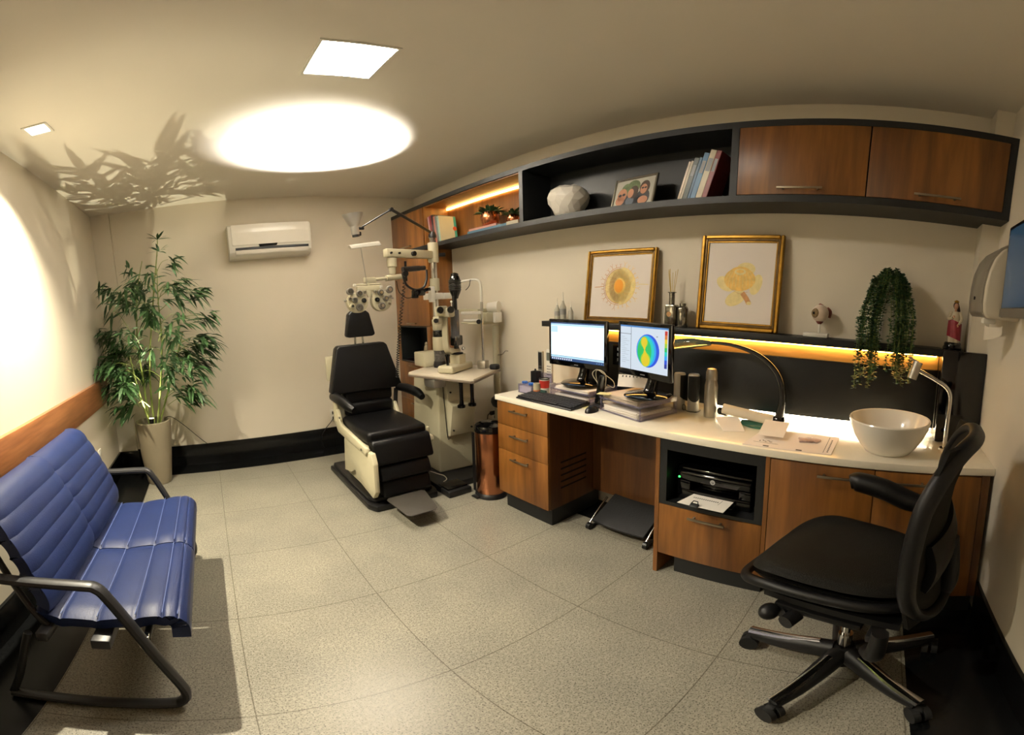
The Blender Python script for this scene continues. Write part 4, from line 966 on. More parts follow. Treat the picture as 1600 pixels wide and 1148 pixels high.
build('lamp_head', B().tube([(2.975, 1.36, HD+.380), (2.965, 1.46, HD+.374), (2.955, 1.56, HD+.360), (2.95, 1.60, HD+.354)], [.010, .026, .028, .012], 18, 6, sx=1.0), mat('smoked_glass', '8a9a88', .05, var=.1, trans=.7), t)
# paper items around the lamp
t = thing('receipt_roll', 'curled cream prescription leaf propped on the lamp base', 'paper', (2.93, 1.10, HD+.02))
def curl(u, v):
    a = -.4+u*2.2; y = 1.25-.26*v; z0 = HD+.062-.028*v
    return (2.93-.030*math.cos(a)-.015, y, z0+.030*math.sin(a)-.004)
build('sheet', B().slab(curl, 14, 6, .0008), mat('cream_paper', 'd8cbb2', .7), t)
solo('pen_tube', B().tube([(2.955, 1.275, HD+.038), (2.955, 1.245, HD+.036)], [.020, .022], 16).sph((2.955, 1.285, HD+.038), (.02, .016, .02), 14, 8), BLACKG, 'black rounded cap end sticking out left of the curled leaf', 'cap')
def card(V, label, mt=PAPER, name='card'):
    # thin sheet from a quad
    P_ = [Vector(v) for v in V]; n_ = (P_[1]-P_[0]).cross(P_[3]-P_[0]).normalized()*.0007
    return solo(name, B().raw(P_+[p+n_ for p in P_], [(0, 1, 2, 3), (7, 6, 5, 4), (0, 4, 5, 1), (1, 5, 6, 2), (2, 6, 7, 3), (3, 7, 4, 0)]), mt, label, 'card')
card([(2.74, 1.18, HD+.002), (2.84, 1.265, HD+.035), (2.905, 1.17, HD+.037), (2.785, 1.09, HD+.002)], 'white card propped on the left of the green glass base')
card([(2.71, 1.005, HD+.022), (2.705, .890, HD+.022), (2.865, .900, HD+.048), (2.87, 1.02, HD+.048)], 'white card propped at the right of the glass base, over the folder')
solo('foil_pack', B().cbox((2.755, .80, HD+.0105), (.05, .06, .012), .004, rz=.3).cbox((2.765, .76, HD+.0105), (.04, .045, .01), .004, rz=-.4), mat('pinkish_foil', 'b49a92', .4, .2, var=.2, scale=60), 'two small crumpled blister packs on the folder', 'packet')
t = thing('folder', 'pinkish flat printed folder on the worktop in front of the lamp', 'folder', (2.74, .85, HD))
b = B().raw([(2.606, 1.04, HD+.0005), (2.617, .668, HD+.0005), (2.868, .662, HD+.0005), (2.862, 1.02, HD+.0005), (2.606, 1.04, HD+.0042), (2.617, .668, HD+.0042), (2.868, .662, HD+.0042), (2.862, 1.02, HD+.0042)], [(0, 1, 2, 3), (4, 5, 6, 7), (0, 1, 5, 4), (1, 2, 6, 5), (2, 3, 7, 6), (3, 0, 4, 7)])
build('cover', b, mat('pink_card', 'eae0d8', .55, var=.02), t)
l = B().box((2.63, .702, HD+.0043), (2.85, .704, HD+.0046)).box((2.615, .93, HD+.0043), (2.628, .955, HD+.0046)).box((2.617, .79, HD+.0043), (2.630, .815, HD+.0046)).box((2.66, .90, HD+.0043), (2.662, 1.01, HD+.0046))
for k in range(9): l.box((2.64+.02*k, .684, HD+.0043), (2.652+.02*k, .690, HD+.0046))
for k in range(5): l.cbox((2.68+.01*(k % 2), .985-.012*k, HD+.0045), (.012, .005, .0004), rz=.5*k)
build('print', l, INK, t)
# wash basin
t = thing('washbasin', 'white ceramic vessel washbasin on the right end of the worktop', 'washbasin', (2.765, .44, HD))
bc = (2.765, .44, HD)
b = B().lathe([(0, .0), (.095, .0), (.104, .004), (.125, .03), (.150, .07), (.170, .115), (.177, .143), (.174, .148), (.168, .146), (.158, .115), (.138, .072), (.11, .035), (.06, .018), (0, .015)], bc, 56)
build('bowl', b, CERAM, t)
build('drain', B().lathe([(.022, .0165), (.022, .020), (.016, .022), (0, .021)], bc, 20), CHROME, t)
# tap
t = thing('faucet', 'tall bent chrome basin tap with a cylindrical head', 'faucet', (2.85, .18, HD))
build('flange', B().lathe([(0, 0), (.024, 0), (.024, .004), (.013, .008), (0, .008)], (2.85, .18, HD), 20), CHROME, t)
build('pipe', B().tube([(2.85, .18, HD+.005), (2.85, .178, HD+.12), (2.85, .176, HD+.22), (2.85, .182, HD+.262), (2.85, .205, HD+.292), (2.85, .26, HD+.322), (2.85, .335, HD+.355)], .0095, 14, 6), CHROME, t)
build('head', B().cyl((2.845, .360, HD+.315), (2.853, .338, HD+.392), .022, n=24), STEEL, t)
build('lever', B().tube([(2.853, .340, HD+.386), (2.85, .365, HD+.402), (2.85, .385, HD+.412)], [.010, .005, .004], 10), CHROME, t)

# ================================================================ printer in its bay
t = thing('printer', 'glossy black inkjet printer inside the open bay', 'printer', (2.80, 1.18, .436))
pz = .436
b = B().box((2.655, 1.005, pz), (3.02, 1.365, pz+.055), .006).box((2.655, 1.005, pz+.055), (2.715, 1.06, pz+.10), .004).box((2.655, 1.30, pz+.055), (2.715, 1.365, pz+.10), .004)
b.box((2.715, 1.005, pz+.055), (3.02, 1.365, pz+.10), .004).box((2.65, 1.0, pz+.10), (3.02, 1.37, pz+.152), .014, 3)
build('body', b, BLACKG, t)
build('lid', B().box((2.66, 1.0, pz+.154), (3.01, 1.37, pz+.170), .007, 3), BLACKG, t)
build('output_tray', B().box((2.60, 1.07, pz+.028), (2.652, 1.28, pz+.033), .001), BLACKP, t)
build('power_light', B().cyl((2.6495, 1.352, pz+.118), (2.6485, 1.352, pz+.118), .005, n=12), mat('green_led', '103010', .5, emit=6, ecol='30ff50'), t)
lg = B().absorb(B().lathe([(0, 0), (.012, 0), (.012, .0008), (0, .0008)], n=24).bm, Matrix.Translation((2.6497, 1.185, pz+.122)) @ Matrix.Rotation(-PI/2, 4, 'Y'))
lg.mi = 1
def lstroke(p, w_=.0018): 
    V, Fs = [], []
    for (y, z) in p: V += [(2.6485, 1.185+y-w_/2, pz+.122+z), (2.6485, 1.185+y+w_/2, pz+.122+z)]
    for i in range(len(p)-1): Fs.append((2*i, 2*i+1, 2*i+3, 2*i+2))
    lg.raw(V, Fs)
lstroke([(.0046, -.005), (.0030, .007)]); lstroke([(.0002, -.005), (.0012, .001)]); lstroke([(.0012, .001), (.0036, .0018)], .0012); lstroke([(-.0010, -.0085), (-.0030, .002)]); lstroke([(-.0030, .002), (-.0058, .0022)], .0012); lstroke([(-.0058, .002), (-.0050, -.0045)]); lstroke([(-.0050, -.0045), (-.0018, -.005)], .0012)
build('logo', lg, [mat('logo_silver', 'a8a8a8', .4), BLACKP], t)
t = thing('printed_sheet', 'white printed sheet sticking out of the printer', 'paper', (2.60, 1.18, pz+.034))
pv = [(2.50, 1.285, pz+.060), (2.50, 1.072, pz+.060), (2.650, 1.08, pz+.0425), (2.650, 1.275, pz+.0425)]
n_ = Vector((0, 0, .0008))
build('sheet', B().raw([Vector(v) for v in pv]+[Vector(v)+n_ for v in pv], [(0, 1, 2, 3), (4, 5, 6, 7), (0, 1, 5, 4), (1, 2, 6, 5), (2, 3, 7, 6), (3, 0, 4, 7)]), PAPER, t)
l = B()
zz = lambda x: pz+.0611-(x-2.50)*.1165
for k in range(13): 
    y = 1.255-.0095*k; x = 2.60; l.raw([(x, y, zz(x)), (x, y-.006, zz(x)), (x+.012, y-.006, zz(x+.012)), (x+.012, y, zz(x+.012))], [(0, 1, 2, 3)])
l.raw([(2.575, 1.127, zz(2.575)), (2.575, 1.125, zz(2.575)), (2.635, 1.125, zz(2.635)), (2.635, 1.127, zz(2.635))], [(0, 1, 2, 3)])
build('print', l, INK, t)
solo('paper_clip', B().prism([(2.494, .497), (2.494, .487), (2.515, .487), (2.515, .506)], 'y', 1.185, 1.225, .002).tube([(2.51, 1.19, .505), (2.52, 1.195, .513), (2.52, 1.215, .513), (2.51, 1.22, .505)], .0025, 6), BLACKP, 'black clip on the front edge of the printed sheet', 'clip')
# ================================================================ footrest
t = thing('footrest', 'black tilting footrest with chrome side rods under the desk', 'footrest', (2.86, 1.80, 0))
def fr_(u, v):
    x = 2.765+.222*u; y = 1.955-.345*v; return (x-.012*math.sin(PI*v), y, .055+.095*u)
build('platform', B().slab(fr_, 6, 16, .018), mat('footrest_black', '101113', .6, bump=.5, bscale=90), t, sharp=60)
for y in (1.975, 1.590):
    build('side_rod', B().tube([(2.76, y, .045), (2.86, y, .12), (2.93, y, .155)], .007, 10, 3), CHROME, t)
    build('leg', B().tube([(2.755, y, .042), (2.76, y, .02), (2.79, y, .012), (2.96, y, .012), (2.975, y, .10)], .010, 8, 3), BLACKP, t)
    build('wheel', B().cyl((2.755, y-.012, .022), (2.755, y+.012, .022), .022, n=18), BLACKP, t)
# ================================================================ copper pedal bin
t = thing('pedal_bin', 'tall copper pedal bin with black lid at the end of the desk', 'bin', (2.672, 2.785, 0))
c = (2.672, 2.785, 0)
build('body', B().lathe([(.100, .035), (.102, .04), (.102, .485), (.100, .49)], c, 44), COPPER, t)
build('base', B().lathe([(0, .0), (.112, .0), (.116, .006), (.114, .022), (.104, .036), (0, .036)], c, 44), BLACKP, t)
build('lid', B().lathe([(.104, .488), (.108, .492), (.108, .515), (.100, .535), (.060, .552), (0, .556)], c, 44), BLACKG, t)
build('pedal', B().cbox((2.555, 2.80, .014), (.05, .06, .010), .004, rz=.1), BLACKP, t)
build('dark_stripe', B().box((2.572, 2.83, .04), (2.576, 2.86, .48)), BLACKP, t)  # black upright stripe on the left of the copper body
# ================================================================ stool behind the bin
t = thing('stool', 'black padded stool half hidden between the bin and the desk', 'stool', (2.93, 2.86, 0))
c = (2.93, 2.86, 0)
build('seat', B().lathe([(0, .60), (.10, .60), (.135, .615), (.145, .64), (.14, .665), (.12, .678), (0, .682)], c, 36), LEATHER, t)
build('column', B().cyl((2.93, 2.86, .05), (2.93, 2.86, .60), .02, n=16), CHROME, t)
for k in range(5):
    a = 2*PI*k/5+.3; build('leg', B().tube([(2.93, 2.86, .075), (2.93+.13*math.cos(a), 2.86+.13*math.sin(a), .05), (2.93+.145*math.cos(a), 2.86+.145*math.sin(a), .012)], [.014, .01, .012], 8), BLACKP, t)
# ================================================================ figurines in the cabinet niche
t = thing('figurine', 'small pale carved figurine in the tall cabinet niche', 'figurine', (2.95, 4.02, .816))
build('body', B().lathe([(0, 0), (.030, 0), (.032, .03), (.022, .07), (.026, .11), (.018, .15), (.008, .16)], (2.93, 4.08, .816), 20), mat('pale_wood', '9a8a70', .6, var=.2, scale=50), t)
build('head', B().sph((2.93, 4.08, .985), (.016, .014, .02), 12, 10), MATS['pale_wood'], t)
for y, h_, nm in ((3.985, .11, 'small pale bottle in the cabinet niche, left one'), (3.945, .12, 'small pale bottle in the cabinet niche, right one')):
    t = thing('bottle', nm, 'bottle', (2.90, y, .816)); build('body', B().lathe([(0, 0), (.017, 0), (.017, h_*.5), (.010, h_*.62)], (2.90, y, .816), 16), MATS['frosted_plastic'], t)
    build('cap', B().lathe([(.010, h_*.6), (.006, h_*.9), (.003, h_), (0, h_)], (2.90, y, .816), 12), WHITEP, t)
# ================================================================ towel dispenser and TV on the right-hand wall
t = thing('towel_dispenser', 'curved grey and white paper towel dispenser on the right wall', 'dispenser', (2.65, .0, 1.40))
dp = [(.001, 1.402), (.132, 1.402), (.146, 1.42), (.151, 1.46), (.150, 1.52), (.142, 1.58), (.124, 1.635), (.098, 1.672), (.06, 1.695), (.001, 1.702)]
build('front_shell', B().prism(dp, 'x', 2.535, 2.79, .005), mat('grey_translucent', '7c766a', .3, var=.05), t)
build('side_cap', B().prism([(max(.001, y*.965), 1.402+(z-1.402)*.985-.006) for y, z in dp], 'x', 2.505, 2.5345, .010, 3), mat('white_cover', 'c6bca8', .25, var=.04), t)
build('lock', B().cyl((2.66, .150, 1.475), (2.66, .156, 1.475), .007, n=12), BLACKP, t)
build('nozzle', B().cbox((2.60, .10, 1.388), (.05, .05, .022), .006), WHITEP, t)
cx, cz = 2.60, 1.512
tw_ = lambda u, v: (cx+.05-.12*u, .10-.03*u+.012*math.sin(5*u), cz-.137-.065*v*(1-.5*u)-.01*math.sin(3*u))
solo('paper_towel', B().slab(tw_, 8, 4, .001), mat('towel', 'd6ccba', .9), 'white paper towel end hanging below the round dispenser', 'paper towel')
t = thing('television', 'black flat television on the right wall at the picture edge, mostly out of frame', 'television', (2.12, .0, 1.56))
X = Matrix.Translation((2.45, .088, 1.40))
build('housing', B().box((1.86, .055, 1.405), (2.452, .095, 1.738), .006), BLACKG, t)
build('screen', B().box((1.885, .0952, 1.44), (2.432, .0962, 1.722)), mat('tv_screen', '182a40', .15, emit=.12, ecol='5a88a8', var=0), t)
build('lower_bezel', B().box((1.862, .0952, 1.407), (2.45, .0985, 1.436), .001), mat('bezel_grey', '6a645a', .4), t)
build('wall_mount', B().box((2.06, .001, 1.48), (2.24, .055, 1.66), .004), BLACKP, t)
# ================================================================ examination chair (faces -y)
t = thing('exam_chair', 'black leather ophthalmic examination chair with a cream metal frame', 'examination chair', (2.12, 3.4, 0))
cx = 2.115
# base
build('base', B().prism([(1.855, 3.91), (1.855, 3.05), (1.89, 2.975), (2.35, 2.975), (2.38, 3.05), (2.38, 3.91)], 'z', .0, .045, .012).prism([(1.875, 3.88), (1.875, 3.09), (1.90, 3.03), (2.34, 3.03), (2.35, 3.09), (2.35, 3.88)], 'z', .045, .08, .014), BLACKP, t)
build('lift_column', B().prism([(3.60, .08), (3.10, .08), (3.06, .12), (3.06, .33), (3.12, .42), (3.60, .42)], 'x', 1.91, 2.32, .02, 3), CREAM, t)
build('seat_frame', B().prism([(3.72, .60), (3.72, .50), (3.62, .42), (3.05, .40), (3.03, .425), (3.04, .455), (3.55, .50), (3.62, .60)], 'x', 1.862, 1.892, .008).prism([(3.72, .60), (3.72, .50), (3.62, .42), (3.05, .40), (3.03, .425), (3.04, .455), (3.55, .50), (3.62, .60)], 'x', 2.345, 2.375, .008).box((1.89, 3.06, .405), (2.35, 3.66, .435), .004), CREAM, t)
build('side_cover', B().prism([(3.53, .40), (3.57, .12), (3.42, .15), (3.33, .20), (3.28, .14), (3.00, .10), (2.955, .16), (2.955, .36), (2.99, .43)], 'x', 1.878, 1.915, .008), CREAM, t)
build('frame_bolt', B().cyl((1.855, 3.55, .55), (1.865, 3.55, .55), .010, n=14), CHROME, t)
build('frame_bolt', B().cyl((1.855, 3.10, .43), (1.865, 3.10, .43), .010, n=14), CHROME, t)
def cushion(y0, y1, x0, x1, z0, z1, bev=.03): return B().box((x0, y0, z0), (x1, y1, z1), bev, 5)
sb = B().prism([(1.895, 3.06), (1.885, 3.30), (1.90, 3.62), (2.335, 3.62), (2.35, 3.30), (2.335, 3.06)], 'z', .455, .545, .028, 5)
build('seat', sb, LEATHER, t)
def hpad(P, wd, th, label=None, name='pad'): pass
# leg rest: three rolls hanging from the seat front
lr = [(3.045, .495, 3.00, .325), (3.02, .325, 2.985, .215), (3.01, .215, 2.985, .095)]
for i, (ya, za, yb, zb_) in enumerate(lr):
    hw = (.215, .185, .175)[i]
    b = B().prism([(ya+.06, za-.004), (ya-.015, za), (ya-.032, za-.02), (yb-.028, zb_+.02), (yb-.012, zb_+.003), (yb+.06, zb_+.004)], 'x', cx-hw+.005, cx+hw+.005, .014, 3)
    build('leg_pad', b, LEATHER, t)
build('footrest_bracket', B().box((cx-.05, 2.93, .085), (cx+.05, 3.06, .10), .003), FRAMEG, t)
build('foot_plate', B().prism([(1.945, 2.93), (1.955, 2.66), (1.975, 2.64), (2.14, 2.64), (2.165, 2.66), (2.225, 2.93), (2.205, 2.95), (1.965, 2.95)], 'z', .098, .106, .003), mat('ribbed_rubber', '2e2a24', .6, bump=.5, bscale=200), t)
# lower back rolls and upper back
for z0, z1, hw in ((.525, .63, .20), (.62, .73, .205)):
    yy = 3.60+(z0-.52)*.16
    build('lumbar_pad', B().box((cx-hw+.025, yy, z0), (cx+hw+.025, yy+.09, z1+.008), .034, 5), LEATHER, t)
yb_ = 3.59
b = B().prism([(cx-.29, .735), (cx-.27, .722), (cx+.29, .722), (cx+.305, .735), (cx+.215, 1.065), (cx+.19, 1.085), (cx-.185, 1.085), (cx-.21, 1.065)], 'y', yb_, yb_+.085, .022, 4)
for v in b.bm.verts: v.co.y += (v.co.z-.72)*.16
build('backrest', b, LEATHER, t)
b = B().prism([(cx-.122, 1.155), (cx-.10, 1.142), (cx+.10, 1.142), (cx+.122, 1.155), (cx+.088, 1.325), (cx+.055, 1.35), (cx-.055, 1.35), (cx-.088, 1.325)], 'y', 3.64, 3.70, .020, 4)
for v in b.bm.verts: v.co.y += (v.co.z-1.14)*.10
build('headrest', b, LEATHER, t)
build('headrest_post', B().tube([(cx-.035, 3.70, 1.05), (cx-.03, 3.695, 1.17)], .008, 8), CHROME, t)
build('headrest_post', B().tube([(cx+.035, 3.70, 1.05), (cx+.03, 3.695, 1.17)], .008, 8), CHROME, t)
build('back_shell', B().prism([(cx-.24, .45), (cx+.24, .45), (cx+.24, .74), (cx+.17, 1.04), (cx-.17, 1.04), (cx-.24, .74)], 'y', 3.715, 3.75, .01), CREAM, t)
build('hinge_plate', B().cbox((1.885, 3.80, .90), (.06, .03, .20), .008), CREAM, t)
# arms
build('armrest', B().tube([(1.86, 3.66, .70), (1.855, 3.56, .705), (1.86, 3.46, .700), (1.88, 3.36, .672), (1.90, 3.31, .655)], [.036, .038, .036, .034, .024], 14, 5), LEATHER, t)
build('arm_support', B().tube([(1.875, 3.66, .66), (1.875, 3.66, .55), (1.877, 3.65, .50)], .022, 10, 4), CREAM, t)
build('armrest', B().tube([(2.395, 3.62, .715), (2.42, 3.50, .715), (2.44, 3.38, .700), (2.44, 3.30, .675)], [.030, .036, .036, .024], 14, 5), LEATHER, t)
build('arm_support', B().tube([(2.385, 3.64, .70), (2.375, 3.64, .60), (2.37, 3.62, .52)], .017, 10, 4), BLACKP, t)
build('knob', B().cbox((2.385, 3.14, .455), (.02, .03, .075), .006), CREAM, t)
# ================================================================ instrument stand
t = thing('instrument_stand', 'cream refraction stand with black floor platform and tall chrome pole', 'instrument stand', (2.68, 3.45, 0))
build('platform', B().box((2.395, 3.02, 0), (2.90, 3.72, .055), .008).box((2.395, 2.90, 0), (2.585, 3.018, .048), .008), mat('platform_black', '101112', .4), t)
build('step_plate', B().box((2.405, 2.93, .049), (2.57, 3.06, .062), .003), BLACKG, t)
pb = B()
lo = [(2.53, 3.24), (2.87, 3.20), (2.90, 3.66), (2.525, 3.66)]; hi_ = [(2.555, 3.25), (2.84, 3.23), (2.86, 3.64), (2.55, 3.64)]
pb.raw([(x, y, .056) for x, y in lo]+[(x, y, .80) for x, y in hi_], [(0, 1, 2, 3), (4, 5, 6, 7), (0, 1, 5, 4), (1, 2, 6, 5), (2, 3, 7, 6), (3, 0, 4, 7)])
bmesh.ops.bevel(pb.bm, geom=pb.bm.edges[:], offset=.012, segments=3, affect='EDGES', profile=.5)
for f_ in pb.bm.faces: f_.smooth = True
build('pedestal', pb, CREAMD, t)
# sloped front panel
build('front_panel', B().prism([(3.245, .79), (3.205, .79), (3.195, .63), (3.135, .605), (3.185, .36), (3.245, .345)], 'x', 2.60, 2.815, .006), mat('panel_enamel', 'b8b29a', .4, var=.03), t)
for x, y, z in ((2.625, 3.196, .70), (2.625, 3.171, .405), (2.79, 3.171, .405)): build('screw', B().cyl((x, y+.008, z), (x, y-.006, z), .007, n=10), BLACKP, t)
build('trim_cord', B().tube([(2.69, 3.225, .79), (2.60, 3.235, .785), (2.585, 3.236, .77), (2.59, 3.225, .55), (2.597, 3.215, .345), (2.61, 3.205, .34)], .0035, 6, 3), BLACKP, t)
tb = B().prism([(2.372, 3.372), (2.36, 3.35), (2.535, 2.795), (2.555, 2.783), (2.975, 3.03), (2.985, 3.05), (2.82, 3.64), (2.80, 3.65)], 'z', .838, .866, .006)
build('table_top', tb, mat('table_laminate', 'b8ae9c', .4, var=.03), t)
build('table_edge', B().prism([(2.370, 3.375), (2.357, 3.35), (2.533, 2.790), (2.555, 2.779), (2.978, 3.027), (2.989, 3.05), (2.824, 3.644), (2.80, 3.654)], 'z', .835, .852, .003), mat('edge_band', '6a5f52', .5), t)
build('table_bracket', B().box((2.43, 3.10, .77), (2.53, 3.24, .835), .008).prism([(2.47, 3.12), (2.47, 3.24), (2.66, 3.30), (2.66, 3.20)], 'z', .80, .834, .004), STEEL, t)
build('table_column', B().box((2.58, 3.27, .80), (2.82, 3.60, .834), .004), CREAMD, t)
build('console', B().prism([(3.46, .868), (3.46, .90), (3.50, .98), (3.64, .98), (3.64, .868)], 'x', 2.565, 2.74, .008), CREAM, t)
for x, y in ((2.665, 3.11), (2.755, 3.10)):
    build('hand_instrument', B().tube([(x, y, .825), (x-.005, y-.01, .76), (x-.012, y-.02, .66), (x-.014, y-.022, .60)], [.020, .015, .014, .020], 12).lathe([(.0, 0), (.031, 0), (.031, .016), (.014, .028)], (x-.016, y-.022, .60), 14), BLACKG, t)
px, py = 2.712, 3.50
build('pole', B().cyl((px, py, .80), (px, py, 1.90), .024, n=24), CHROME, t)
for z0, z1, r in ((1.70, 1.86, .040), (1.47, 1.57, .036), (1.20, 1.24, .034)): build('pole_collar', B().lathe([(0, 0), (r, 0), (r+.002, .006), (r+.002, z1-z0-.006), (r, z1-z0), (0, z1-z0)], (px, py, z0), 24), CREAM, t)
build('clamp_knob', B().cyl((px+.04, py-.02, 1.76), (px+.085, py-.04, 1.76), .016, n=14), BLACKP, t)
# refractor arm
build('swing_arm', B().tube([(px, py, 1.765), (2.26, 3.40, 1.708)], .038, 4), CREAM, t) if False else None
ab = B(); d = Vector((2.245, 3.385, 0))-Vector((px, py, 0)); ang = math.atan2(d.y, d.x); L = d.length
X = Matrix.Translation((px, py, 1.758)) @ Matrix.Rotation(ang, 4, 'Z')
ab.box((.0, -.028, -.030), (L, .028, .034), .008, 2, X)
build('swing_arm', ab, CREAM, t)
for q in (.50, .78, .94): 
    p = X @ Vector((L*q, .030, -.0)); build('arm_knob', B().cyl(p, X @ Vector((L*q, .043 if q > .6 else .052, 0)), .008 if q > .6 else .019, n=16), BLACKP, t)
build('arm_joint', B().lathe([(0, -.125), (.022, -.125), (.026, -.11), (.026, -.075), (.036, -.07), (.038, -.005), (0, 0)], (2.30, 3.397, 1.728), 20), CREAM, t)
build('lower_arm', B().tube([(2.385, 3.405, 1.585), (2.24, 3.385, 1.573)], [.020, .022], 16).tube([(2.24, 3.385, 1.573), (2.12, 3.37, 1.563)], .012, 14), CREAM, t)
build('arm_block', B().cbox((2.105, 3.365, 1.562), (.085, .036, .042), .006, rz=.1), CREAM, t)
# second arm with cradle
build('cradle_arm', B().box((2.60, 3.36, 1.40), (2.70, 3.50, 1.45), .006).box((2.745, 3.42, 1.40), (2.86, 3.47, 1.45), .006).box((2.58, 3.34, 1.38), (2.62, 3.38, 1.50), .006), WHITEP, t)
build('tonometer_holder', B().tube([(2.42, 3.42, 1.70), (2.42, 3.42, 1.55)], .010, 8).cyl((2.385, 3.40, 1.635), (2.53, 3.41, 1.645), .021, n=16).cyl((2.53, 3.41, 1.645), (2.58, 3.415, 1.648), .018, n=16), BLACKP, t)
# ---- coil cord
cb = []
n_ = 420
for k in range(n_+1):
    u = k/n_; a = u*2*PI*36
    bx = 2.405-.04*u-.02*math.sin(PI*u); by = 3.40+.16*u; bz = 1.60-.80*u-.06*math.sin(PI*u)
    cb.append((bx+.011*math.cos(a), by+.011*math.sin(a), bz))
solo('coiled_cord', B().tube(cb, .0036, 5), BLACKP, 'long black coiled cord hanging from the refractor arm', 'cord')
# ---- head-mounted ophthalmoscope hanging under the arm
t = thing('head_ophthalmoscope', 'black head-worn ophthalmoscope hooked under the cream arm', 'headset', (2.50, 3.36, 1.45))
build('headband', B().tube([(2.37, 3.37, 1.60), (2.39, 3.365, 1.52), (2.46, 3.36, 1.48), (2.53, 3.36, 1.495), (2.565, 3.365, 1.56), (2.57, 3.37, 1.63)], .009, 10, 6), BLACKP, t)
build('eyepieces', B().cbox((2.475, 3.34, 1.455), (.10, .05, .045), .010, rz=.15).cbox((2.54, 3.33, 1.475), (.06, .03, .025), .006, ry=-.2).cbox((2.44, 3.33, 1.43), (.05, .03, .03), .006), BLACKG, t)
build('knob', B().cyl((2.375, 3.36, 1.60), (2.375, 3.33, 1.60), .022, n=14), BLACKP, t)
build('lead', B().tube([(2.44, 3.34, 1.43), (2.38, 3.35, 1.42), (2.33, 3.37, 1.47), (2.32, 3.38, 1.55)], .003, 6, 6), BLACKP, t)
# ================================================================ exam lamp on top of the pole
t = thing('exam_lamp', 'silver cone spotlight on a black jointed arm turned up at the ceiling', 'lamp', (px, py, 1.90))
build('hub', B().lathe([(0, 0), (.030, 0), (.032, .02), (.022, .05), (0, .055)], (px, py, 1.90), 20), BLACKP, t)
build('arm', B().tube([(px, py, 1.94), (2.322, 3.402, 2.098)], .011, 10).tube([(px, py-.01, 1.925), (2.322, 3.392, 2.083)], .004, 8), BLACKP, t)
build('joint', B().cyl((2.322, 3.385, 2.095), (2.322, 3.415, 2.095), .014, n=14), BLACKP, t)
build('arm', B().tube([(2.322, 3.40, 2.095), (2.085, 3.395, 1.955)], .006, 10), BLACKP, t)
build('swivel', B().cbox((2.075, 3.395, 1.945), (.05, .02, .02), .005).cbox((2.06, 3.395, 1.905), (.03, .025, .03), .006), BLACKP, t)
Xl = Matrix.Translation((2.035, 3.395, 1.895)) @ Vector((-.11, -.06, 1)).normalized().to_track_quat('Z', 'Y').to_matrix().to_4x4()
build('cone_shade', B().lathe([(.024, .0), (.029, .01), (.029, .065), (.040, .078), (.068, .140), (.074, .16), (.070, .16), (.064, .138), (.036, .082), (.024, .07), (0, .068)], (0, 0, 0), 32, Xl), mat('silver_shade', 'b0aca4', .35, .6, var=.03), t)
build('cap', B().lathe([(0, -.012), (.026, -.012), (.026, .012), (0, .012)], (0, 0, 0), 20, Xl), BLACKP, t)
build('bulb', B().lathe([(0, .069), (.024, .075), (.018, .10), (0, .108)], (0, 0, 0), 16, Xl), mat('bulb_glow', 'fff4e0', .4, emit=30, ecol='fff0da'), t)
# ================================================================ phoropter
DIAL = mat('dial_grey', '77736a', .3, .3, var=.15, scale=80)
t = thing('phoropter', 'cream phoropter with many lens dials hanging before the headrest', 'phoropter', (2.085, 3.36, 1.42))
c0 = Vector((2.082, 3.355, 1.425))
build('hanger', B().box((c0.x-.012, c0.y-.012, c0.z+.07), (c0.x+.012, c0.y+.012, c0.z+.117), .003), CREAM, t)
build('bridge', B().box((c0.x-.085, c0.y-.02, c0.z+.055), (c0.x+.085, c0.y+.016, c0.z+.098), .006).cyl((c0.x-.10, c0.y-.005, c0.z+.107), (c0.x+.10, c0.y-.005, c0.z+.107), .006, n=10), CREAM, t)
build('near_rod', B().cyl((c0.x-.01, c0.y-.015, c0.z+.10), (c0.x-.045, c0.y-.03, c0.z+.385), .0028, n=8), STEEL, t)
build('near_card', B().prism([(1.945, 1.808), (1.965, 1.782), (2.185, 1.808), (2.168, 1.836)], 'y', 3.30, 3.336, .003), WHITEP, t)
def yl(cx_, cz_, r, y0_, y1_, n=24, prof=None):
    return B().absorb(B().lathe(prof or [(0, 0), (r, 0), (r, y0_-y1_), (0, y0_-y1_)], n=n).bm, Matrix.Translation((cx_, y0_, cz_)) @ Matrix.Rotation(PI/2, 4, 'X'))
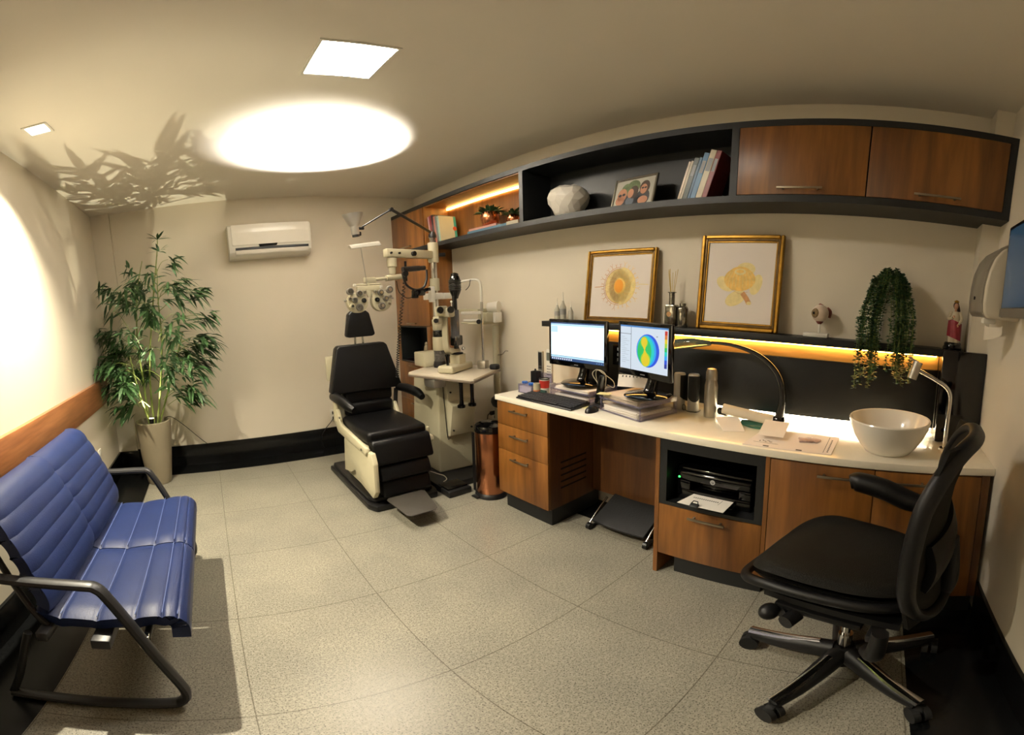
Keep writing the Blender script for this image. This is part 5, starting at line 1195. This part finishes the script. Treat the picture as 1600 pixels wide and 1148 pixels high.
for s_ in (-1, 1):
    bx = c0.x+s_*.086
    # battery housing: pear-shaped plate
    P_ = []
    for k in range(32):
        a = 2*PI*k/32; r = .076+.014*math.cos(a*1)-.006*math.cos(2*a); P_.append((bx+s_*.004+r*.92*math.sin(a)*1.0, c0.z-.005+r*1.02*-math.cos(a)))
    build('lens_battery', B().prism(P_, 'y', c0.y-.032, c0.y+.018, .006, 2), CREAM, t, label=None)
    for dx, dz, r, m_ in ((.062, .062, .027, DIAL), (-.006, .044, .023, DIAL), (-.036, -.006, .017, BLACKG), (.030, .000, .021, DIAL), (-.002, -.052, .026, DIAL), (.052, -.040, .018, CREAM), (-.046, .052, .012, STEEL), (.066, .012, .012, STEEL)):
        kx = bx+s_*dx; kz = c0.z+dz
        build('dial', yl(kx, kz, r, c0.y-.033, c0.y-.052, 24, [(0, 0), (r, 0), (r, .012), (r*.85, .018), (r*.6, .018), (r*.55, .012), (0, .012)]), m_, t)
        build('dial_cap', yl(kx, kz, r*.45, c0.y-.045, c0.y-.055, 16), CHROME if m_ is not BLACKG else BLACKM, t)
    build('side_knob', B().cyl((bx+s_*.082, c0.y-.01, c0.z+.0), (bx+s_*.102, c0.y-.01, c0.z+.0), .008, n=12), STEEL, t)
    build('level_knob', B().cbox((c0.x+s_*.10, c0.y-.005, c0.z+.085+.02*(s_ < 0)), (.02, .02, .02), .003), WHITEP, t)
build('nose_piece', B().lathe([(0, -.03), (.014, -.03), (.020, 0), (.020, .02), (0, .02)], (c0.x, c0.y-.02, c0.z+.045), 16), CREAM, t)
# ================================================================ slit lamp on the table
ZT_ = .867
t = thing('slit_lamp', 'cream slit lamp microscope with black eyepieces on the instrument table', 'slit lamp', (2.62, 3.12, ZT_))
bs = B(); X = Matrix.Translation((2.66, 3.155, ZT_)) @ Matrix.Rotation(math.radians(26), 4, 'Z')
bs.box((-.16, -.065, .001), (.15, .065, .056), .018, 4, X); build('base', bs, CREAM, t)
build('joystick', B().tube([(2.555, 3.10, ZT_+.045), (2.552, 3.097, ZT_+.08), (2.552, 3.097, ZT_+.135)], [.012, .010, .018], 14).lathe([(.022, 0), (.018, .012), (0, .014)], (2.552, 3.097, ZT_+.125), 16), BLACKG, t)
build('turret', B().cbox((2.675, 3.15, ZT_+.085), (.095, .085, .08), .008, rz=.45), CREAM, t)
build('ring', B().lathe([(0, 0), (.05, 0), (.052, .006), (.046, .012), (0, .012)], (2.66, 3.145, ZT_+.126), 24), BLACKP, t)
# J-shaped microscope arm
build('microscope_arm', B().tube([(2.535, 3.085, ZT_+.42), (2.535, 3.085, ZT_+.30), (2.54, 3.09, ZT_+.205), (2.56, 3.10, ZT_+.165), (2.60, 3.115, ZT_+.155), (2.68, 3.15, ZT_+.155)], [.026, .026, .027, .027, .026, .024], 4, 5), CREAM, t)
build('microscope_head', B().cbox((2.545, 3.09, ZT_+.435), (.075, .12, .065), .012, rz=.45).cbox((2.50, 3.06, ZT_+.455), (.10, .04, .055), .010, rz=.45), CREAM, t)
vd = Vector((-.42, -.88, .12)).normalized()
for off in (-.036, .036):
    p = Vector((2.508+off*.95, 3.032-off*.35, ZT_+.452)); build('eyepiece', B().tube([p+vd*-.04, p+vd*.028], [.020, .019], 18).tube([p+vd*.028, p+vd*.048], [.025, .022], 20), BLACKG, t)
build('mag_knob', B().cyl((2.448, 3.05, ZT_+.385), (2.43, 3.03, ZT_+.385), .016, n=16), BLACKP, t)
build('mag_box', B().cbox((2.474, 3.075, ZT_+.385), (.06, .05, .055), .008, rz=.45), CREAM, t)
build('illumination_tower', B().cyl((2.637, 3.105, ZT_+.17), (2.637, 3.105, ZT_+.55), .018, n=18).cbox((2.637, 3.10, ZT_+.23), (.085, .06, .075), .012, rz=.4), BLACKG, t)
build('glass_tube', B().cyl((2.625, 3.095, ZT_+.25), (2.625, 3.095, ZT_+.45), .032, n=20), mat('smoky_clear', '8a8a8c', .1, trans=.6, var=.05), t)
build('lamp_housing', B().lathe([(0, .0), (.020, .0), (.026, .02), (.040, .05), (.042, .06), (.042, .13), (.034, .16), (.028, .165), (.028, .18), (.018, .185), (0, .19)], (2.645, 3.105, ZT_+.53), 24), BLACKG, t)
fins = B()
for k in range(6): fins.lathe([(.040, 0), (.046, .002), (.046, .006), (.040, .008)], (2.645, 3.105, ZT_+.59+.013*k), 24)
build('cooling_fins', fins, BLACKP, t)
build('lever', B().sph((2.600, 3.09, ZT_+.51), .008, 10, 8).cyl((2.600, 3.09, ZT_+.42), (2.600, 3.09, ZT_+.51), .003, n=8), WHITEP, t)
build('slit_knob', B().sph((2.70, 3.11, ZT_+.165), .014, 12, 8), CHROME, t)
# chin rest frame
t = thing('chin_rest', 'chrome and white chin rest frame at the right edge of the instrument table', 'chin rest', (2.87, 3.10, ZT_))
build('clamp', B().cbox((2.865, 3.095, ZT_+.03), (.06, .07, .058), .006, rz=.4), STEEL, t)
build('post', B().cyl((2.868, 3.095, ZT_+.05), (2.868, 3.095, ZT_+.50), .009, n=14), CHROME, t)
build('post_sleeve', B().cyl((2.868, 3.095, ZT_+.43), (2.868, 3.095, ZT_+.50), .0115, n=14), STEEL, t)
build('head_hoop', B().tube([(2.868, 3.095, ZT_+.50), (2.868, 3.095, ZT_+.60), (2.86, 3.105, ZT_+.655), (2.83, 3.13, ZT_+.668), (2.74, 3.19, ZT_+.655), (2.70, 3.21, ZT_+.65)], .010, 12, 6), WHITEP, t)
build('chin_cup', B().cbox((2.80, 3.14, ZT_+.42), (.15, .03, .022), .006, rz=-.6).cbox((2.80, 3.14, ZT_+.365), (.12, .02, .016), .004, rz=-.6), WHITEP, t)
build('chin_knob', B().cyl((2.835, 3.09, ZT_+.355), (2.81, 3.06, ZT_+.355), .017, n=14), BLACKP, t)
build('cable', B().tube([(2.81, 3.145, ZT_+.66), (2.79, 3.12, ZT_+.665), (2.765, 3.10, ZT_+.62), (2.72, 3.08, ZT_+.59)], .003, 6, 6), BLACKP, t)
solo('pot_lid', B().lathe([(0, 0), (.036, 0), (.038, .006), (.038, .026), (.034, .032), (0, .032)], (2.905, 3.005, ZT_), 28), BLACKM, 'round black puck on the right corner of the instrument table', 'puck')
# keratometer stack on a side arm
t = thing('keratometer', 'cream cylindrical keratometer with black bands standing at the rear of the instrument table', 'keratometer', (2.655, 3.36, ZT_))
c = (2.668, 3.40, ZT_)
build('foot', B().lathe([(0, 0), (.050, 0), (.052, .02), (.046, .045), (.046, .05)], c, 24), BLACKP, t)
build('lens_barrel', B().lathe([(.044, .05), (.044, .125), (.046, .128), (.046, .135)], c, 24), mat('clear_barrel', '6c6a68', .15, trans=.5, var=.2, scale=30), t)
build('drum', B().lathe([(.048, .135), (.050, .14), (.050, .235), (.048, .24), (0, .24)], c, 28), CREAM, t)
build('band', B().lathe([(.044, .24), (.047, .245), (.047, .285), (.044, .29), (0, .29)], c, 24), BLACKG, t)
build('head', B().cbox((c[0], c[1], ZT_+.32), (.075, .07, .06), .010), CREAM, t)
# projector on the wall side
t = thing('chart_projector', 'white chart projector on a cream column by the desk wall', 'projector', (3.03, 3.20, 0))
build('column', B().cyl((3.045, 3.16, .0), (3.045, 3.16, 1.18), .026, n=20).lathe([(0, 0), (.06, 0), (.06, .02), (.03, .035), (0, .035)], (3.045, 3.16, 0), 24), CREAMD, t)
build('shelf', B().cbox((2.99, 3.30, 1.20), (.16, .30, .016), .004).cbox((2.95, 3.34, 1.30), (.10, .30, .03), .008), CREAM, t)
build('body', B().box((2.93, 3.12, 1.209), (3.05, 3.24, 1.285), .012), CREAM, t)
build('lens_cup', B().tube([(2.99, 3.17, 1.32), (3.03, 3.09, 1.325)], [.038, .046], 24).cbox((3.02, 3.10, 1.245), (.07, .03, .08), .006), WHITEP, t)
build('crank', B().tube([(3.04, 3.13, .95), (3.05, 3.09, .955), (3.05, 3.05, .985), (3.05, 3.02, .985)], .005, 8, 4), CHROME, t)
sheets('loose white gloves or tissues folded on the cream shelf beside the projector', (2.92, 3.28), .3, 1.2085, 4, .09, .11, seed=9) if False else None

# ================================================================ task chair (local: faces +y)
t = thing('task_chair', 'black mesh office chair on a five-star wheeled base in front of the washbasin', 'chair', (2.20, .52, 0), math.radians(-15))
MESH = mat('black_mesh', '100f0b', .75, var=.25, scale=160, bump=.5, bscale=350, spec=.2)
FR = mat('graphite_plastic', '0e0e0f', .45, var=.1, spec=.3)
for k in range(5):
    a = math.radians(8+15+72*k); ux, uy = math.cos(a), math.sin(a)
    f = lambda r, z: (ux*r, uy*r, z)
    lg = build('leg', B().tube([f(.03, .115), f(.12, .105), f(.24, .085), f(.325, .078)], [.042, .040, .031, .022], 12, 4, sx=.85), FR, t, local=True)
    build('polished_top', B().tube([f(.08, .147), f(.22, .117), f(.335, .099)], [.008, .012, .014], 8, 4, sx=1.5), CHROME, lg, local=True)
    w_ = a+.5+k*1.3; cx_, cy_ = ux*.335, uy*.335
    tx, ty = math.cos(w_), math.sin(w_)
    cs = B()
    for q in (-1, 1): cs.cyl((cx_+tx*q*.006, cy_+ty*q*.006, .034), (cx_+tx*q*.026, cy_+ty*q*.028, .034), .034, n=20)
    cs.cbox((cx_, cy_, .055), (.03, .03, .03), .008)
    build('caster', cs, BLACKM, t, local=True)
build('hub', B().lathe([(0, .06), (.040, .06), (.048, .08), (.046, .12), (.034, .145), (0, .15)], n=28), FR, t, local=True)
build('gas_lift', B().cyl((0, 0, .14), (0, 0, .42), .015, n=20).cyl((0, 0, .14), (0, 0, .22), .024, n=20), CHROME, t, local=True)
build('mechanism', B().box((-.07, -.13, .395), (.07, .09, .46), .02, 3).box((-.24, -.16, .425), (.24, -.12, .455), .008).box((-.21, -.10, .437), (.21, .16, .460), .006), FR, t, local=True)
for q, yy in ((-.16, .13), (-.20, .09)): build('adjust_knob', B().cyl((q, yy, .43), (q-.05, yy+.01, .425), .024, n=16), FR, t, local=True)
build('adjust_knob', B().sph((-.235, .16, .435), (.035, .03, .026), 16, 10), FR, t, local=True)
def sq(a, p): c_, s_ = math.cos(a), math.sin(a); return math.copysign(abs(c_)**p, c_), math.copysign(abs(s_)**p, s_)
def pad(r, a, top):      # rounded seat pad, x across, y forward
    cx_, sy_ = sq(a, .62); x = .245*r*cx_*(1-.08*(1-sy_)); y = .03+.262*r*sy_
    d_ = max(0, y-.12); droop = 1.3*d_*d_
    if top: z = .560+.036*(1-r**5)**.5-.012*(1-min(1, abs(x)/.2)**2)*(1-r)-droop+.03*(x/.245)**2
    else: z = .545-.040*(1-r**6)**.5-droop*1.05+.03*(x/.245)**2
    return (x, y, z)
b = B(); V = []; Fs = []; NR, NA = 12, 48
for top in (1, 0):
    for i in range(NR+1):
        r = (i/NR)**.8
        for k in range(NA): V.append(pad(r, 2*PI*k/NA, top))
for q in (0, 1):
    o_ = q*(NR+1)*NA
    for i in range(NR):
        for k in range(NA):
            k2 = (k+1) % NA; Fs.append((o_+i*NA+k, o_+i*NA+k2, o_+(i+1)*NA+k2, o_+(i+1)*NA+k))
b.raw(V, Fs); bmesh.ops.remove_doubles(b.bm, verts=b.bm.verts[:], dist=.0005); bmesh.ops.recalc_face_normals(b.bm, faces=b.bm.faces[:])
build('seat_mesh', b, MESH, t, local=True, sharp=75)
ring = [Vector(pad(1, 2*PI*k/48, 0)) for k in range(49)]
build('seat_frame', B().tube([(p.x*1.02, (p.y-.03)*1.045+.04, p.z-.024-.03*max(0, p.y)) for p in ring], .017, 10, 2), FR, t, local=True)
build('seat_underpan', B().slab(lambda u, v: (-.20+.40*u, -.20+.40*v, .478+.012*(abs(u-.5)*2)), 6, 6, .022), FR, t, local=True)
def bf(u, v):   # backrest, x across, v up
    wv = .185+.075*math.sin(PI*min(1, .18+v*.80)); x = (u-.5)*2*wv
    z = .50+.555*v; y = -.222-.04*math.sin(PI*v*.9)-.07*v+(.06*(v-.72)**1 if v > .72 else 0)*-1.2+.055*(abs(u-.5)*2)**2
    y += -.06*(1-v)**2+.045*math.sin(PI*v)
    return (x, y, z)
build('back_mesh', B().slab(bf, 18, 24, .014), MESH, t, local=True, sharp=70)
ring = []
for k in range(49):
    a = 2*PI*k/48; u = .5+.5*math.copysign(abs(math.cos(a))**.5, math.cos(a)); v = .5+.5*math.copysign(abs(math.sin(a))**.5, math.sin(a)); ring.append(bf(u, v))
build('back_frame', B().tube(ring, .019, 10, 2, sx=1.3), FR, t, local=True)
build('lumbar_support', B().slab(lambda u, v: (-.19+.38*u, -.282-.02*math.sin(PI*v)+.03*(abs(u-.5)*2)**2, .62+.16*v), 10, 6, .025), FR, t, local=True)
for s_ in (-1, 1):
    build('arm_post', B().tube([(s_*.235, -.13, .39), (s_*.285, -.16, .44), (s_*.295, -.17, .55), (s_*.285, -.14, .665)], [.022, .024, .022, .020], 10, 5), FR, t, local=True) if s_ > 0 else build('arm_post', B().tube([(s_*.235, -.13, .39), (s_*.275, -.16, .42), (s_*.285, -.17, .52)], [.022, .026, .022], 10, 5), FR, t, local=True)
    if s_ > 0: build('armrest', B().tube([(s_*.285, -.20, .680), (s_*.29, -.10, .686), (s_*.29, .0, .716), (s_*.285, .10, .728), (s_*.275, .13, .724)], [.028, .040, .042, .040, .026], 14, 6, sx=1.0), LEATHER, t, local=True)
build('spine', B().tube([(0, -.14, .42), (0, -.25, .47), (0, -.295, .56), (0, -.29, .72)], [.03, .03, .028, .02], 12, 6), FR, t, local=True)

solo('cable', B().tube([(2.46, 3.40, .0595), (2.50, 3.24, .0595), (2.52, 3.17, .0595), (2.50, 3.10, .0595), (2.45, 3.06, .0665)], .0035, 6, 6), mat('pale_cable', 'b8b09c', .5), 'pale cable curling on the black platform before the cream pedestal', 'cable')
